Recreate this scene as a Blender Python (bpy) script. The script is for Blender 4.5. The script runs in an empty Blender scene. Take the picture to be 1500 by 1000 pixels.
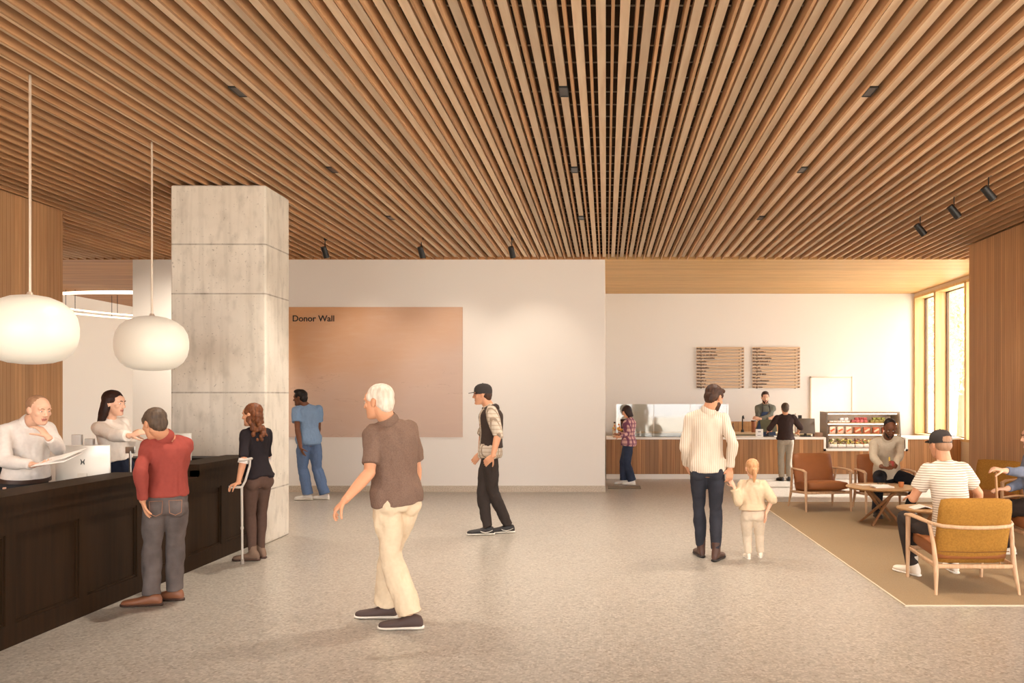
import bpy, bmesh, math, random
import numpy as np
from mathutils import Vector, Matrix
random.seed(7); rng = np.random.RandomState(5)
F_, CX, CY, EYE = 1200.0, 888.0, 580.0, 1.65
COL = bpy.context.scene.collection
def V(*a): return np.array(a, dtype=float)
def W(px, py, d): return V((px-CX)*d/F_, d, EYE-(py-CY)*d/F_)
def G(px, py):
    d = F_*EYE/(py-CY); return V((px-CX)*d/F_, d, 0.0)
def nrm(v):
    v = np.asarray(v, float); return v/max(1e-9, np.linalg.norm(v))
def lin(c): return tuple(((x/255)/12.92 if x/255 <= .04045 else ((x/255+.055)/1.055)**2.4) for x in c)+(1.0,)

# ---------------------------------------------------------------- materials
MC = {}
def nodes(name):
    m = bpy.data.materials.new(name); m.use_nodes = True
    nt = m.node_tree; b = nt.nodes['Principled BSDF']
    return m, nt, b
def mat(name, rgb, rough=.6, var=.0, vscale=8, metal=0, spec=.5, emit=None, estr=0, bump=0, bscale=60, alpha=1, trans=0, sheen=0, stretch=(1,1,1), rgb2=None, coat=0):
    if name in MC: return MC[name]
    m, nt, b = nodes(name); N = nt.nodes; L = nt.links
    c = lin(rgb)
    b.inputs['Base Color'].default_value = c
    b.inputs['Roughness'].default_value = rough
    b.inputs['Metallic'].default_value = metal
    b.inputs['Specular IOR Level'].default_value = spec
    b.inputs['Coat Weight'].default_value = coat
    if sheen: b.inputs['Sheen Weight'].default_value = sheen
    if trans: b.inputs['Transmission Weight'].default_value = trans
    if alpha < 1: b.inputs['Alpha'].default_value = alpha
    if emit:
        b.inputs['Emission Color'].default_value = lin(emit); b.inputs['Emission Strength'].default_value = estr
    tc = None
    if var or bump or rgb2:
        tc = N.new('ShaderNodeTexCoord'); mp = N.new('ShaderNodeMapping'); mp.inputs['Scale'].default_value = stretch
        L.new(tc.outputs['Object'], mp.inputs['Vector'])
    if var or rgb2:
        nz = N.new('ShaderNodeTexNoise'); nz.inputs['Scale'].default_value = vscale; nz.inputs['Detail'].default_value = 5
        L.new(mp.outputs[0], nz.inputs['Vector'])
        mx = N.new('ShaderNodeMix'); mx.data_type = 'RGBA'
        mr = N.new('ShaderNodeMapRange'); mr.inputs['From Min'].default_value = .35; mr.inputs['From Max'].default_value = .65
        L.new(nz.outputs['Fac'], mr.inputs['Value']); L.new(mr.outputs[0], mx.inputs['Factor'])
        if rgb2: a_, b_ = c, lin(rgb2)
        else: a_ = tuple(x*(1-var) for x in c[:3])+(1,); b_ = tuple(min(1, x*(1+var)) for x in c[:3])+(1,)
        mx.inputs['A'].default_value = a_; mx.inputs['B'].default_value = b_
        L.new(mx.outputs['Result'], b.inputs['Base Color'])
    if bump:
        n2 = N.new('ShaderNodeTexNoise'); n2.inputs['Scale'].default_value = bscale; n2.inputs['Detail'].default_value = 3
        L.new(mp.outputs[0], n2.inputs['Vector'])
        bp = N.new('ShaderNodeBump'); bp.inputs['Strength'].default_value = bump; bp.inputs['Distance'].default_value = .01
        L.new(n2.outputs['Fac'], bp.inputs['Height']); L.new(bp.outputs[0], b.inputs['Normal'])
    MC[name] = m; return m

def math_(nt, op, a, b=None, c=None):
    n = nt.nodes.new('ShaderNodeMath'); n.operation = op
    for i, v in enumerate((a, b, c)):
        if v is None: continue
        if isinstance(v, (int, float)): n.inputs[i].default_value = v
        else: nt.links.new(v, n.inputs[i])
    return n.outputs[0]
def mixc(nt, fac, a, b):
    n = nt.nodes.new('ShaderNodeMix'); n.data_type = 'RGBA'
    if isinstance(fac, (int, float)): n.inputs['Factor'].default_value = fac
    else: nt.links.new(fac, n.inputs['Factor'])
    for k, v in (('A', a), ('B', b)):
        if isinstance(v, tuple): n.inputs[k].default_value = v
        else: nt.links.new(v, n.inputs[k])
    return n.outputs['Result']
def dotc(nt, vec, src='Object'):
    tc = nt.nodes.new('ShaderNodeTexCoord'); vm = nt.nodes.new('ShaderNodeVectorMath'); vm.operation = 'DOT_PRODUCT'
    nt.links.new(tc.outputs[src], vm.inputs[0]); vm.inputs[1].default_value = vec
    return vm.outputs['Value']
def noise(nt, scale, stretch=(1,1,1), detail=4, w=None):
    tc = nt.nodes.new('ShaderNodeTexCoord'); mp = nt.nodes.new('ShaderNodeMapping'); mp.inputs['Scale'].default_value = stretch
    nt.links.new(tc.outputs['Object'], mp.inputs['Vector'])
    n = nt.nodes.new('ShaderNodeTexNoise'); n.inputs['Scale'].default_value = scale; n.inputs['Detail'].default_value = detail
    if w is not None:
        n.noise_dimensions = '4D'; nt.links.new(w, n.inputs['W'])
    nt.links.new(mp.outputs[0], n.inputs['Vector']); return n.outputs['Fac']
def remap(nt, v, a, b, c=0, d=1):
    n = nt.nodes.new('ShaderNodeMapRange'); nt.links.new(v, n.inputs['Value'])
    n.inputs['From Min'].default_value = a; n.inputs['From Max'].default_value = b
    n.inputs['To Min'].default_value = c; n.inputs['To Max'].default_value = d; return n.outputs[0]
def stripes(name, rgb, rgb2, vec, period, width=.4, rough=.8, vec2=None, rgb3=None):
    m, nt, b = nodes(name)
    v = math_(nt, 'FRACT', math_(nt, 'MULTIPLY', dotc(nt, vec), 1/period))
    f = math_(nt, 'LESS_THAN', v, width)
    col = mixc(nt, f, lin(rgb), lin(rgb2))
    if vec2:
        v2 = math_(nt, 'FRACT', math_(nt, 'MULTIPLY', dotc(nt, vec2), 1/period))
        f2 = math_(nt, 'MULTIPLY', math_(nt, 'LESS_THAN', v2, width), .6)
        col = mixc(nt, f2, col, lin(rgb3 or rgb2))
    nt.links.new(col, b.inputs['Base Color']); b.inputs['Roughness'].default_value = rough
    b.inputs['Specular IOR Level'].default_value = .2
    return m
def wood(name, rgb, rgb2, grain=(1,1,1), scale=12, board=None, bvec=(1,0,0), bwidth=.1, line=.04, rough=.5, linecol=None, bump=.0):
    """grain: stretch of the noise (small along the fibre); board: per-board tone steps along bvec"""
    if name in MC: return MC[name]
    m, nt, b = nodes(name)
    n = noise(nt, scale, grain, 6)
    fac = remap(nt, n, .3, .7)
    col = mixc(nt, fac, lin(rgb), lin(rgb2))
    if board:
        p = math_(nt, 'MULTIPLY', dotc(nt, bvec), 1/bwidth)
        wn = nt.nodes.new('ShaderNodeTexWhiteNoise'); wn.noise_dimensions = '1D'
        nt.links.new(math_(nt, 'FLOOR', p), wn.inputs['W'])
        col2 = mixc(nt, math_(nt, 'MULTIPLY', wn.outputs['Value'], board), col, lin(tuple(x*.62 for x in rgb)))
        fr = math_(nt, 'FRACT', p)
        col = mixc(nt, math_(nt, 'LESS_THAN', fr, line), col2, lin(linecol or tuple(x*.45 for x in rgb)))
    nt.links.new(col, b.inputs['Base Color']); b.inputs['Roughness'].default_value = rough
    b.inputs['Specular IOR Level'].default_value = .35
    MC[name] = m; return m

# ---------------------------------------------------------------- mesh builder
class MB:
    def __init__(s): s.v = []; s.f = []; s.m = []; s.n = 0
    def add(s, vs, fs, mi=0):
        vs = np.asarray(vs, float).reshape(-1, 3)
        s.v.append(vs); s.f += [tuple(i+s.n for i in f) for f in fs]; s.m += [mi]*len(fs); s.n += len(vs); return s
    def box(s, x0, x1, y0, y1, z0, z1, mi=0):
        vs = [(x, y, z) for z in (z0, z1) for y in (y0, y1) for x in (x0, x1)]
        return s.add(vs, [(0,2,3,1),(4,5,7,6),(0,1,5,4),(2,6,7,3),(0,4,6,2),(1,3,7,5)], mi)
    def obox(s, c, a, b, c3, mi=0):
        """oriented box, half-axis vectors"""
        c, a, b, c3 = (np.asarray(q, float) for q in (c, a, b, c3))
        vs = [c+a*i+b*j+c3*k for k in (-1,1) for j in (-1,1) for i in (-1,1)]
        fs = [(0,2,3,1),(4,5,7,6),(0,1,5,4),(2,6,7,3),(0,4,6,2),(1,3,7,5)]
        if np.dot(np.cross(a, b), c3) < 0: fs = [f[::-1] for f in fs]
        return s.add(vs, fs, mi)
    def rbox(s, c, a, b, c3, r=.02, mi=0, seg=3, puff=0):
        """rounded box; optional puff makes a cushion"""
        bm = bmesh.new(); bmesh.ops.create_cube(bm, size=2)
        la, lb, lc = (np.linalg.norm(q) for q in (a, b, c3))
        for v in bm.verts: v.co = Vector((v.co.x*la, v.co.y*lb, v.co.z*lc))
        if puff:
            bmesh.ops.subdivide_edges(bm, edges=bm.edges[:], cuts=5, use_grid_fill=True)
        else:
            bmesh.ops.bevel(bm, geom=bm.edges[:], offset=min(r, .95*min(la, lb, lc)), segments=seg, profile=.5, affect='EDGES')
        P = np.array([v.co[:] for v in bm.verts]); fs = [tuple(v.index for v in f.verts) for f in bm.faces]
        bm.verts.ensure_lookup_table()
        if puff:
            q = P/np.array([la, lb, lc]); rr = r/np.array([la, lb, lc])
            # rounded-box projection + swelling
            core = np.clip(P, -np.maximum(0, np.array([la, lb, lc])-r), np.maximum(0, np.array([la, lb, lc])-r))
            d = P-core; dn = np.linalg.norm(d, axis=1, keepdims=True); P = core+np.where(dn > 1e-9, d/np.maximum(dn, 1e-9)*np.minimum(dn, r), 0)
            sw = (1-q[:, 0]**2)*(1-q[:, 1]**2)
            P[:, 2] += np.sign(q[:, 2])*puff*np.clip(sw, 0, 1)*(np.abs(q[:, 2]) > .5)
        bm.free()
        A = np.stack([nrm(a), nrm(b), nrm(c3)], 1)
        if np.linalg.det(A) < 0: fs = [f[::-1] for f in fs]
        return s.add(np.asarray(c, float)+P@A.T, fs, mi)
    def loft(s, rings, mi=0, n=20, cap=True):
        """rings: (centre, a, b) half-axes"""
        th = np.linspace(0, 2*math.pi, n, endpoint=False)
        vs = np.concatenate([np.asarray(c, float)+np.outer(np.cos(th), a)+np.outer(np.sin(th), b) for c, a, b in rings])
        fs = []
        for k in range(len(rings)-1):
            for i in range(n):
                j = (i+1) % n; fs.append((k*n+i, k*n+j, (k+1)*n+j, (k+1)*n+i))
        if cap:
            fs.append(tuple(range(n))[::-1]); fs.append(tuple((len(rings)-1)*n+i for i in range(n)))
        c0, a0, b0 = rings[0]; c1 = rings[-1][0]
        if np.dot(np.cross(a0, b0), np.asarray(c1)-np.asarray(c0)) < 0: fs = [f[::-1] for f in fs]
        return s.add(vs, fs, mi)
    def frame(s, d):
        d = nrm(d); u = V(0,0,1) if abs(d[2]) < .9 else V(1,0,0)
        a = nrm(np.cross(u, d)); return a, np.cross(d, a)
    def cyl(s, p0, p1, r0, r1=None, mi=0, n=16):
        r1 = r0 if r1 is None else r1; p0 = np.asarray(p0, float); p1 = np.asarray(p1, float)
        a, b = s.frame(p1-p0); return s.loft([(p0, a*r0, b*r0), (p1, a*r1, b*r1)], mi, n)
    def cap(s, p0, p1, prof, mi=0, n=18, e0=True, e1=True, sq=1.0, sv=None):
        """capsule limb with radius profile [(t, r)...]; rounded ends unless e0/e1 False; sq flattens along sv"""
        p0 = np.asarray(p0, float); p1 = np.asarray(p1, float); d = p1-p0; L = np.linalg.norm(d)
        if L < 1e-6: return s
        u = d/L
        if sv is not None:
            b = nrm(sv-np.dot(sv, u)*u); a = np.cross(b, u)
        else: a, b = s.frame(u)
        R = []
        if e0:
            r = prof[0][1]
            for k in (80, 55, 30): q = math.radians(k); R.append((p0-u*r*math.sin(q), r*math.cos(q)))
        for t, r in prof: R.append((p0+d*t, r))
        if e1:
            r = prof[-1][1]
            for k in (30, 55, 80): q = math.radians(k); R.append((p1+u*r*math.sin(q), r*math.cos(q)))
        return s.loft([(c, a*r, b*r*sq) for c, r in R], mi, n)
    def tube(s, pts, r, mi=0, n=10, closed=False):
        pts = [np.asarray(p, float) for p in pts]; m = len(pts)
        rr = r if hasattr(r, '__len__') else [r]*m
        T = [nrm((pts[(i+1) % m] if (closed or i < m-1) else pts[i])-(pts[i-1] if (closed or i > 0) else pts[i])) for i in range(m)]
        a, b = s.frame(T[0]); rings = []
        for i in range(m):
            a = nrm(a-np.dot(a, T[i])*T[i]); b = np.cross(T[i], a); rings.append((pts[i], a*rr[i], b*rr[i]))
        if closed: rings.append((pts[0], rings[0][1], rings[0][2]))
        return s.loft(rings, mi, n, not closed)
    def ell(s, c, A, mi=0, n=16, m=10):
        """ellipsoid, A = 3 half-axis vectors"""
        c = np.asarray(c, float); A = np.asarray(A, float)
        R = []
        for k in range(1, m): q = -math.pi/2+math.pi*k/m; R.append((c+A[2]*math.sin(q), A[0]*math.cos(q), A[1]*math.cos(q)))
        return s.loft(R, mi, n)
    def lathe(s, c, prof, mi=0, n=24):
        c = np.asarray(c, float)
        return s.loft([(c+V(0,0,z), V(r,0,0), V(0,r,0)) for r, z in prof], mi, n)
    def data(s): return np.concatenate(s.v), s.f
    def mesh(s, name, base=(0,0,0)):
        me = bpy.data.meshes.new(name); vs = np.concatenate(s.v)-np.asarray(base, float)
        me.from_pydata(vs.tolist(), [], s.f); me.update()
        for i, p in enumerate(me.polygons): p.material_index = s.m[i]
        return me
    def build(s, name, mats, parent=None, base=None, smooth=True, angle=38, label=None):
        base = base if base is not None else (parent_base(parent) if parent else (0,0,0))
        me = s.mesh(name, base)
        return link(name, me, mats, parent, base, smooth, angle, label)
BASES = {}
def parent_base(p): return BASES.get(p.name, (0,0,0))
def link(name, me, mats, parent, base, smooth=True, angle=38, label=None):
    for m in (mats if isinstance(mats, (list, tuple)) else [mats]): me.materials.append(m)
    if smooth:
        me.polygons.foreach_set('use_smooth', [True]*len(me.polygons))
        if angle and angle < 180:
            try: me.set_sharp_from_angle(angle=math.radians(angle))
            except Exception: pass
    o = bpy.data.objects.new(name, me); COL.objects.link(o)
    BASES[o.name] = tuple(base)
    if parent: o.parent = parent
    else: o.location = base
    if parent: o.location = (0,0,0) if tuple(parent_base(parent)) == tuple(base) else tuple(np.asarray(base)-np.asarray(parent_base(parent)))
    if label: o['label'] = label
    return o
def tag(o, label=None, cat=None, group=None, kind=None):
    for k, v in (('label', label), ('category', cat), ('group', group), ('kind', kind)):
        if v: o[k] = v
    return o
def thing(name, base, label, cat, group=None, rz=0):
    o = bpy.data.objects.new(name, None); COL.objects.link(o); o.location = base; o.rotation_euler = (0,0,rz)
    o.empty_display_size = .1
    BASES[o.name] = tuple(float(x) for x in base); return tag(o, label, cat, group)
def dup(root, loc, rz, label, group=None):
    r = root.copy(); COL.objects.link(r); r.location = loc; r.rotation_euler = (0,0,rz); r['label'] = label
    if group: r['group'] = group
    for ch in list(root.children):
        c = ch.copy(); COL.objects.link(c); c.parent = r
        for g in ch.children:
            d = g.copy(); COL.objects.link(d); d.parent = c
    return r
def struct(o): o['kind'] = 'structure'; return o
def remesh(mb, voxel, smooth=2, fac=.5):
    me = mb.mesh('tmp'); o = bpy.data.objects.new('tmp', me); COL.objects.link(o)
    r = o.modifiers.new('r', 'REMESH'); r.mode = 'VOXEL'; r.voxel_size = voxel; r.use_smooth_shade = True
    if smooth:
        sm = o.modifiers.new('s', 'SMOOTH'); sm.iterations = smooth; sm.factor = fac
    dg = bpy.context.evaluated_depsgraph_get(); dg.update()
    out = bpy.data.meshes.new_from_object(o.evaluated_get(dg))
    bpy.data.objects.remove(o); bpy.data.meshes.remove(me); return out
def get_co(me):
    a = np.empty(len(me.vertices)*3); me.vertices.foreach_get('co', a); return a.reshape(-1, 3)
def get_no(me):
    a = np.empty(len(me.vertices)*3); me.vertex_normals.foreach_get('vector', a); return a.reshape(-1, 3)
def set_co(me, a): me.vertices.foreach_set('co', np.ascontiguousarray(a).ravel()); me.update()
def wavenoise(P, wl, seed, st=(1,1,1), n=9):
    r = np.random.RandomState(seed); out = np.zeros(len(P)); Q = P*np.array(st)
    for i in range(n):
        k = r.normal(size=3); k = k/np.linalg.norm(k)*2*math.pi/(wl*r.uniform(.7, 1.6))
        out += np.sin(Q@k+r.uniform(0, 6.28)+1.3*np.sin(Q@(k[[1,2,0]]*.6)))
    return out/n
EXPOSURE = 0.85; WORLD = 4.4; SUN = 8.0; DOWN = 200
# ---------------------------------------------------------------- people
def ik(a, t, l1, l2, pole, stretch=True):
    a = np.asarray(a, float); t = np.asarray(t, float); d = t-a; D = np.linalg.norm(d)
    if D > .992*(l1+l2):
        if stretch: k = D/(.992*(l1+l2)); k = min(k, 1.12); l1 *= k; l2 *= k
        if D > .992*(l1+l2): t = a+d/D*.992*(l1+l2); d = t-a; D = np.linalg.norm(d)
    u = d/D; x = (l1*l1-l2*l2+D*D)/(2*D); h = math.sqrt(max(0, l1*l1-x*x))
    p = np.asarray(pole, float); p = nrm(p-np.dot(p, u)*u)
    return a+u*x+p*h, t
TORSO = [(-.16,.055,.070,0),(-.12,.120,.098,0),(-.05,.160,.112,-.004),(.05,.166,.116,-.006),(.18,.158,.108,0),(.34,.142,.100,.004),(.48,.142,.102,.004),
         (.62,.152,.108,.004),(.76,.164,.112,0),(.86,.158,.102,-.006),(.93,.120,.080,-.006),(.985,.075,.062,0),(1.03,.058,.058,.004)]
TF = [(-.16,.055,.070,0),(-.12,.120,.098,0),(-.05,.165,.112,-.006),(.05,.166,.116,-.008),(.18,.148,.102,0),(.34,.120,.088,.004),(.46,.118,.086,.004),
      (.62,.132,.100,.010),(.74,.142,.108,.010),(.86,.136,.092,-.002),(.93,.105,.072,-.006),(.985,.066,.055,0),(1.03,.050,.050,.004)]
def interp(tab, t):
    xs = [r[0] for r in tab]; return [float(np.interp(t, xs, [r[k] for r in tab])) for k in (1, 2, 3)]
class Person:
    def __init__(s, **k):
        s.__dict__.update(dict(h=1.75, fem=False, belly=0, phi=90, phis=None, slouch=0, hy=None, hp=0, hr=0, hs=1.0, sh=1.0, wd=1.0, vox=.006, stand=True, tl=.555))
        s.__dict__.update(k); s.s = s.h/1.75; S = s.s
        s.tab = TF if s.fem else TORSO
        s.P = W(*s.pel); s.N = W(*s.neck)
        s.U = nrm(s.N-s.P)
        if s.stand: s.P = s.N-s.U*s.tl*S
        p1 = math.radians(s.phi); p2 = math.radians(s.phi if s.phis is None else s.phis)
        s.Fh = V(math.cos(p1), math.sin(p1), 0); s.Rh = V(math.sin(p1), -math.cos(p1), 0)
        s.Rs = V(math.sin(p2), -math.cos(p2), 0)
        s.Rs = nrm(s.Rs-np.dot(s.Rs, s.U)*s.U); s.Fs = np.cross(s.U, s.Rs)
        sw = (.142 if s.fem else .165)*s.sh*S
        s.S = {'R': s.N-s.U*.068*S+s.Rs*sw, 'L': s.N-s.U*.068*S-s.Rs*sw}
        s.H = {'R': s.P+s.Rh*.088*S*s.wd, 'L': s.P-s.Rh*.088*S*s.wd}
        s.E = {}; s.Wr = {}; s.K = {}; s.A = {}
        ft = {k_: (G(*s.leg[k_][0])+V(0,0,.085*S) if len(s.leg[k_][0]) == 2 else W(*s.leg[k_][0])) for k_ in 'RL'}
        ls = max(np.linalg.norm(ft[k_]-s.H[k_]) for k_ in 'RL')/(.988*.87*S) if s.stand else 1.0
        s.ls = ls; LK = {k_: min(ls, max(ls*.92, np.linalg.norm(ft[k_]-s.H[k_])/(.985*.87*S))) if s.stand else 1.0 for k_ in 'RL'}
        for k_, sg in (('R', 1), ('L', -1)):
            a = s.arm[k_]; t = W(*a[0]); pole = V(*a[1]) if len(a) > 1 and a[1] is not None else (-s.Fs*.6+s.Rs*sg*.4-s.U*.5)
            s.E[k_], s.Wr[k_] = ik(s.S[k_], t, .285*S, .255*S, pole)
            l = s.leg[k_]; t = ft[k_]
            pole = V(*l[1]) if len(l) > 1 and l[1] is not None else s.Fh+s.Rh*sg*.05
            s.K[k_], s.A[k_] = ik(s.H[k_], t, .445*S*LK[k_], .425*S*LK[k_], pole)
        s.base = V(s.P[0], s.P[1], 0) if not hasattr(s, 'basep') else V(*s.basep)
        # head frame
        hy = math.radians(s.phi if s.hy is None else s.hy); f = V(math.cos(hy), math.sin(hy), 0); r = V(math.sin(hy), -math.cos(hy), 0); u = V(0,0,1)
        cp, sp = math.cos(math.radians(s.hp)), math.sin(math.radians(s.hp)); f, u = f*cp-u*sp, u*cp+f*sp
        cr, sr = math.cos(math.radians(s.hr)), math.sin(math.radians(s.hr)); r, u = r*cr-u*sr, u*cr+r*sr
        s.hd = W(*s.head); s.hM = np.stack([r, f, u]); s.q = s.hs*(S if 'hs_abs' not in k else 1)
        s.root = thing('person', tuple(s.base), s.label, 'person', getattr(s, 'group', None))
        print('PERSON', s.label[:40], 'ls', round(ls, 2), 'P', np.round(s.P, 2), 'torso', round(np.linalg.norm(s.N-s.P)/S, 2), 'neckhead', round(np.linalg.norm(s.hd-s.N)/S, 2),
              'legs', [round(np.linalg.norm(s.A[k]-s.H[k])/S, 2) for k in 'RL'], 'arms', [round(np.linalg.norm(s.Wr[k]-s.S[k])/S, 2) for k in 'RL'])
    def h2w(s, x, y, z): return s.hd+(V(x, y, z)*s.q)@s.hM
    def hell(s, mb, c, r, mi=0, n=18, m=12): return mb.ell(s.h2w(*c), [s.hM[i]*r[i]*s.q for i in range(3)], mi, n, m)
    def spine(s, t):
        p = s.P+(s.N-s.P)*t
        if s.slouch: p = p-s.Fs*s.slouch*math.sin(math.pi*min(1, max(0, t)))
        w = min(1, max(0, t)); R = nrm(s.Rh*(1-w)+s.Rs*w); R = nrm(R-np.dot(R, s.U)*s.U)
        return p, R, np.cross(s.U, R)
    def torso(s, mb, t0, t1, ease=0, eb=0, n=14, flare=0, mi=0, ts=None):
        S = s.s; R = []
        for t in (ts or np.linspace(t0, t1, n)):
            rx, ry, fo = interp(s.tab, t); p, r, f = s.spine(t)
            b = s.belly*math.exp(-((t-.3)/.2)**2)
            fl = flare*max(0, (.35-t)/.5)
            k = 1 if t < .85 else max(.35, 1-(t-.85)/.2)
            R.append((p+f*(fo+b*.6)*S, r*(rx*s.wd+ease*k+fl)*S, f*(ry*s.wd+(ease+eb)*k+b*.5+fl)*S))
        return mb.loft(R, mi, 28)
    def shoulders(s, mb, ease=0):
        S = s.s
        for k in 'RL':
            p = s.S[k]; c = s.spine(.93)[0]
            f = .88 if s.fem else 1
            mb.cap(s.spine(1.0)[0]-s.U*.008*S, p+s.U*.006*S, [(0, (.044+ease*.6)*S*f), (.5, (.042+ease)*S*f), (1, (.042+ease)*S*f)])
            mb.cap(c, p-s.U*.012*S, [(0, (.056+ease)*S*f), (.6, (.056+ease)*S*f), (1, (.048+ease)*S*f)])
            mb.cap(s.spine(.80)[0], p-s.U*.03*S, [(0, (.085+ease)*S*f), (1, (.050+ease)*S*f)])
    def limb_arm(s, mb, k, a=0, b=2, ease=0, ea=None, e1=True, cuff=0):
        """from 0 shoulder..1 elbow..2 wrist"""
        S = s.s*(.86 if s.fem else 1); U = [(0,.047),(.25,.048),(.6,.044),(1,.038)]; Fo = [(0,.041),(.25,.043),(.6,.035),(1,.026)]
        ez = ease
        def seg(p0, p1, tab, t0, t1, last):
            xs = [q[0] for q in tab]; ys = [q[1] for q in tab]; ts = np.linspace(t0, t1, 6)
            mb.cap(p0+(p1-p0)*t0, p0+(p1-p0)*t1, [((t-t0)/(t1-t0), (np.interp(t, xs, ys)+ez+(cuff*max(0, (t-t0)/(t1-t0)-.5) if last else 0))*S) for t in ts], e1=(not last) or e1)
        if a < 1: seg(s.S[k], s.E[k], U, a, min(1, b), b <= 1)
        if b > 1: seg(s.E[k], s.Wr[k], Fo, max(0, a-1), b-1, True)
    def limb_leg(s, mb, k, b=2, ease=0, tab=None, hem=0):
        S = s.s; U = [(0,.088),(.3,.082),(.7,.064),(1,.056)]; C = [(0,.055),(.3,.058),(.7,.042),(1,.036)]
        f = 1.0 if not s.fem else .97
        ts = np.linspace(0, min(1, b), 7); xs = [q[0] for q in U]
        mb.cap(s.H[k], s.K[k], [(t/min(1, b), (np.interp(t, xs, [q[1] for q in U])*f*s.wd+ease*min(1, .15+2.2*t))*S) for t in ts])
        if b > 1:
            q = b-1; ts = np.linspace(0, q, 7); xs = [r[0] for r in C]
            e = s.K[k]+(s.A[k]-s.K[k])*q
            mb.cap(s.K[k], e, [(t/q, (np.interp(t, xs, [r[1] for r in C])*f+ease+hem*(t/q)**1.5)*S) for t in ts], e1=False)
    def footdir(s, k):
        d = s.fd[k] if isinstance(s.fd, dict) else s.fd; a = math.radians(d); return V(math.cos(a), math.sin(a), 0)
    def hand(s, mb, k):
        S = s.s*(.9 if s.fem else 1)*getattr(s, 'hands', 1.0); w = s.Wr[k]; sp = getattr(s, 'hd_'+k, {})
        d = nrm(V(*sp['dir'])) if 'dir' in sp else nrm(s.Wr[k]-s.E[k])
        sg = 1 if k == 'R' else -1
        n = V(*sp['palm']) if 'palm' in sp else -s.Rs*sg
        n = nrm(n-np.dot(n, d)*d); th = np.cross(n, d)*sg     # thumb side
        cu = sp.get('curl', .35)
        mb.loft([(w-d*.03*S, th*.027*S, n*.023*S), (w, th*.026*S, n*.019*S), (w+d*.03*S, th*.037*S, n*.016*S), (w+d*.06*S, th*.041*S, n*.015*S), (w+d*.085*S, th*.040*S, n*.012*S), (w+d*.094*S, th*.034*S, n*.008*S)], n=18)
        for i, (o, L) in enumerate(((.031,.066),(.0105,.074),(-.0105,.069),(-.030,.054))):
            p = w+d*.084*S+th*o*S; c = d+th*o*1.3; c = nrm(c)
            for j, (fr, r0, r1) in enumerate(((.45,.0092,.0085),(.31,.0085,.0078),(.24,.0078,.0066))):
                a = cu*(.7+.15*i)*(1 if j else .7)
                c = nrm(c*math.cos(a)+n*math.sin(a)); q = p+c*L*fr*S; mb.cap(p, q, [(0, r0*S), (1, r1*S)], n=10); p = q; 
                n_ = nrm(n-np.dot(n, c)*c)
        p = w+d*.022*S+th*.026*S+n*.004*S; c = nrm(d*.62+th*.75+n*.25)
        for fr, r0, r1 in ((.042,.0125,.0105),(.032,.0105,.0095),(.026,.0095,.0075)):
            q = p+c*fr*S; mb.cap(p, q, [(0, r0*S), (1, r1*S)], n=10); p = q; c = nrm(c+d*.35+n*(.2+cu*.5)-th*.12)
    def body(s, skin, lips=None):
        s.bargs = (skin, lips); return s
    def make_body(s, sl):
        skin, lips = s.bargs; S = s.s; mb = MB(); h = s.h2w
        s.torso(mb, -.16, 1.0, ease=-.020, ts=[r[0] for r in s.tab])
        s.shoulders(mb, -.020)
        for k in 'RL':
            v = sl[k] if isinstance(sl, dict) else sl; s.limb_arm(mb, k, 0, v-.04, ease=-.011); s.limb_arm(mb, k, v-.06, 2); s.hand(mb, k); s.limb_leg(mb, k, ease=-.016)
            d = s.footdir(k); a = s.A[k]
            mb.cap(a+V(0,0,-.03*S)-d*.03*S, a+d*.13*S+V(0,0,-.055*S), [(0,.03*S),(1,.024*S)])
        # neck
        nb = s.spine(.95)[0]; nt = h(0,-.02,-.045); r = (.050 if s.fem else .060)
        mb.cap(nb, nt, [(0, (r+.006)*S), (.5, r*S), (1, r*S)])
        # head
        s.hell(mb, (0,-.014,.036), (.076,.098,.084))
        M = s.hM*s.q
        jaw = 0 if s.fem else .004
        prof = [(.070,.020,.055,.062),(.050,.022,.066,.070),(.020,.022,.067,.069),(-.005,.024,.066,.066),(-.035,.024,.062+jaw,.064),(-.062,.028,.055+jaw,.060),(-.085,.034,.046+jaw,.054),(-.102,.044,.034+jaw,.044),(-.113,.052,.022,.028)]
        mb.loft([(h(0, y, z), M[0]*rx, M[1]*ry) for z, y, rx, ry in prof][::-1], n=24)
        mb.loft([(h(0,.083,.022), M[0]*.008, M[1]*.008), (h(0,.092,.004), M[0]*.009, M[1]*.011), (h(0,.100,-.016), M[0]*.012, M[1]*.014), (h(0,.103,-.028), M[0]*.015, M[1]*.014), (h(0,.096,-.036), M[0]*.012, M[1]*.008)][::-1], n=14)
        s.hell(mb, (0,.108,-.026), (.010,.010,.009)); 
        for g in (-1, 1):
            s.hell(mb, (g*.012,.098,-.030), (.008,.010,.007)); s.hell(mb, (g*.030,.076,.028), (.024,.014,.008))
            s.hell(mb, (g*.044,.058,-.018), (.020,.022,.022))
            s.hell(mb, (g*.074,-.006,-.004), (.010,.018,.031)); s.hell(mb, (g*.080,-.012,.004), (.007,.016,.022))
        s.hell(mb, (0,.083,-.057), (.022,.010,.006)); s.hell(mb, (0,.081,-.067), (.019,.010,.006)); s.hell(mb, (0,.084,-.096), (.018,.012,.012))
        me = remesh(mb, s.vox, 2, .5)
        P = get_co(me)-s.base; set_co(me, P)
        hc = ((get_co(me)+s.base-s.hd)@np.linalg.inv(s.hM))/s.q
        for p in me.polygons:
            i = p.vertices[0]; x, y, z = hc[i]
            if y > .084 and abs(x) < .021 and -.073 < z < -.053: p.material_index = 1
        s.bodyob = link('body', me, [skin, lips or skin], s.root, s.base, True, 0)
        return s
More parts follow.
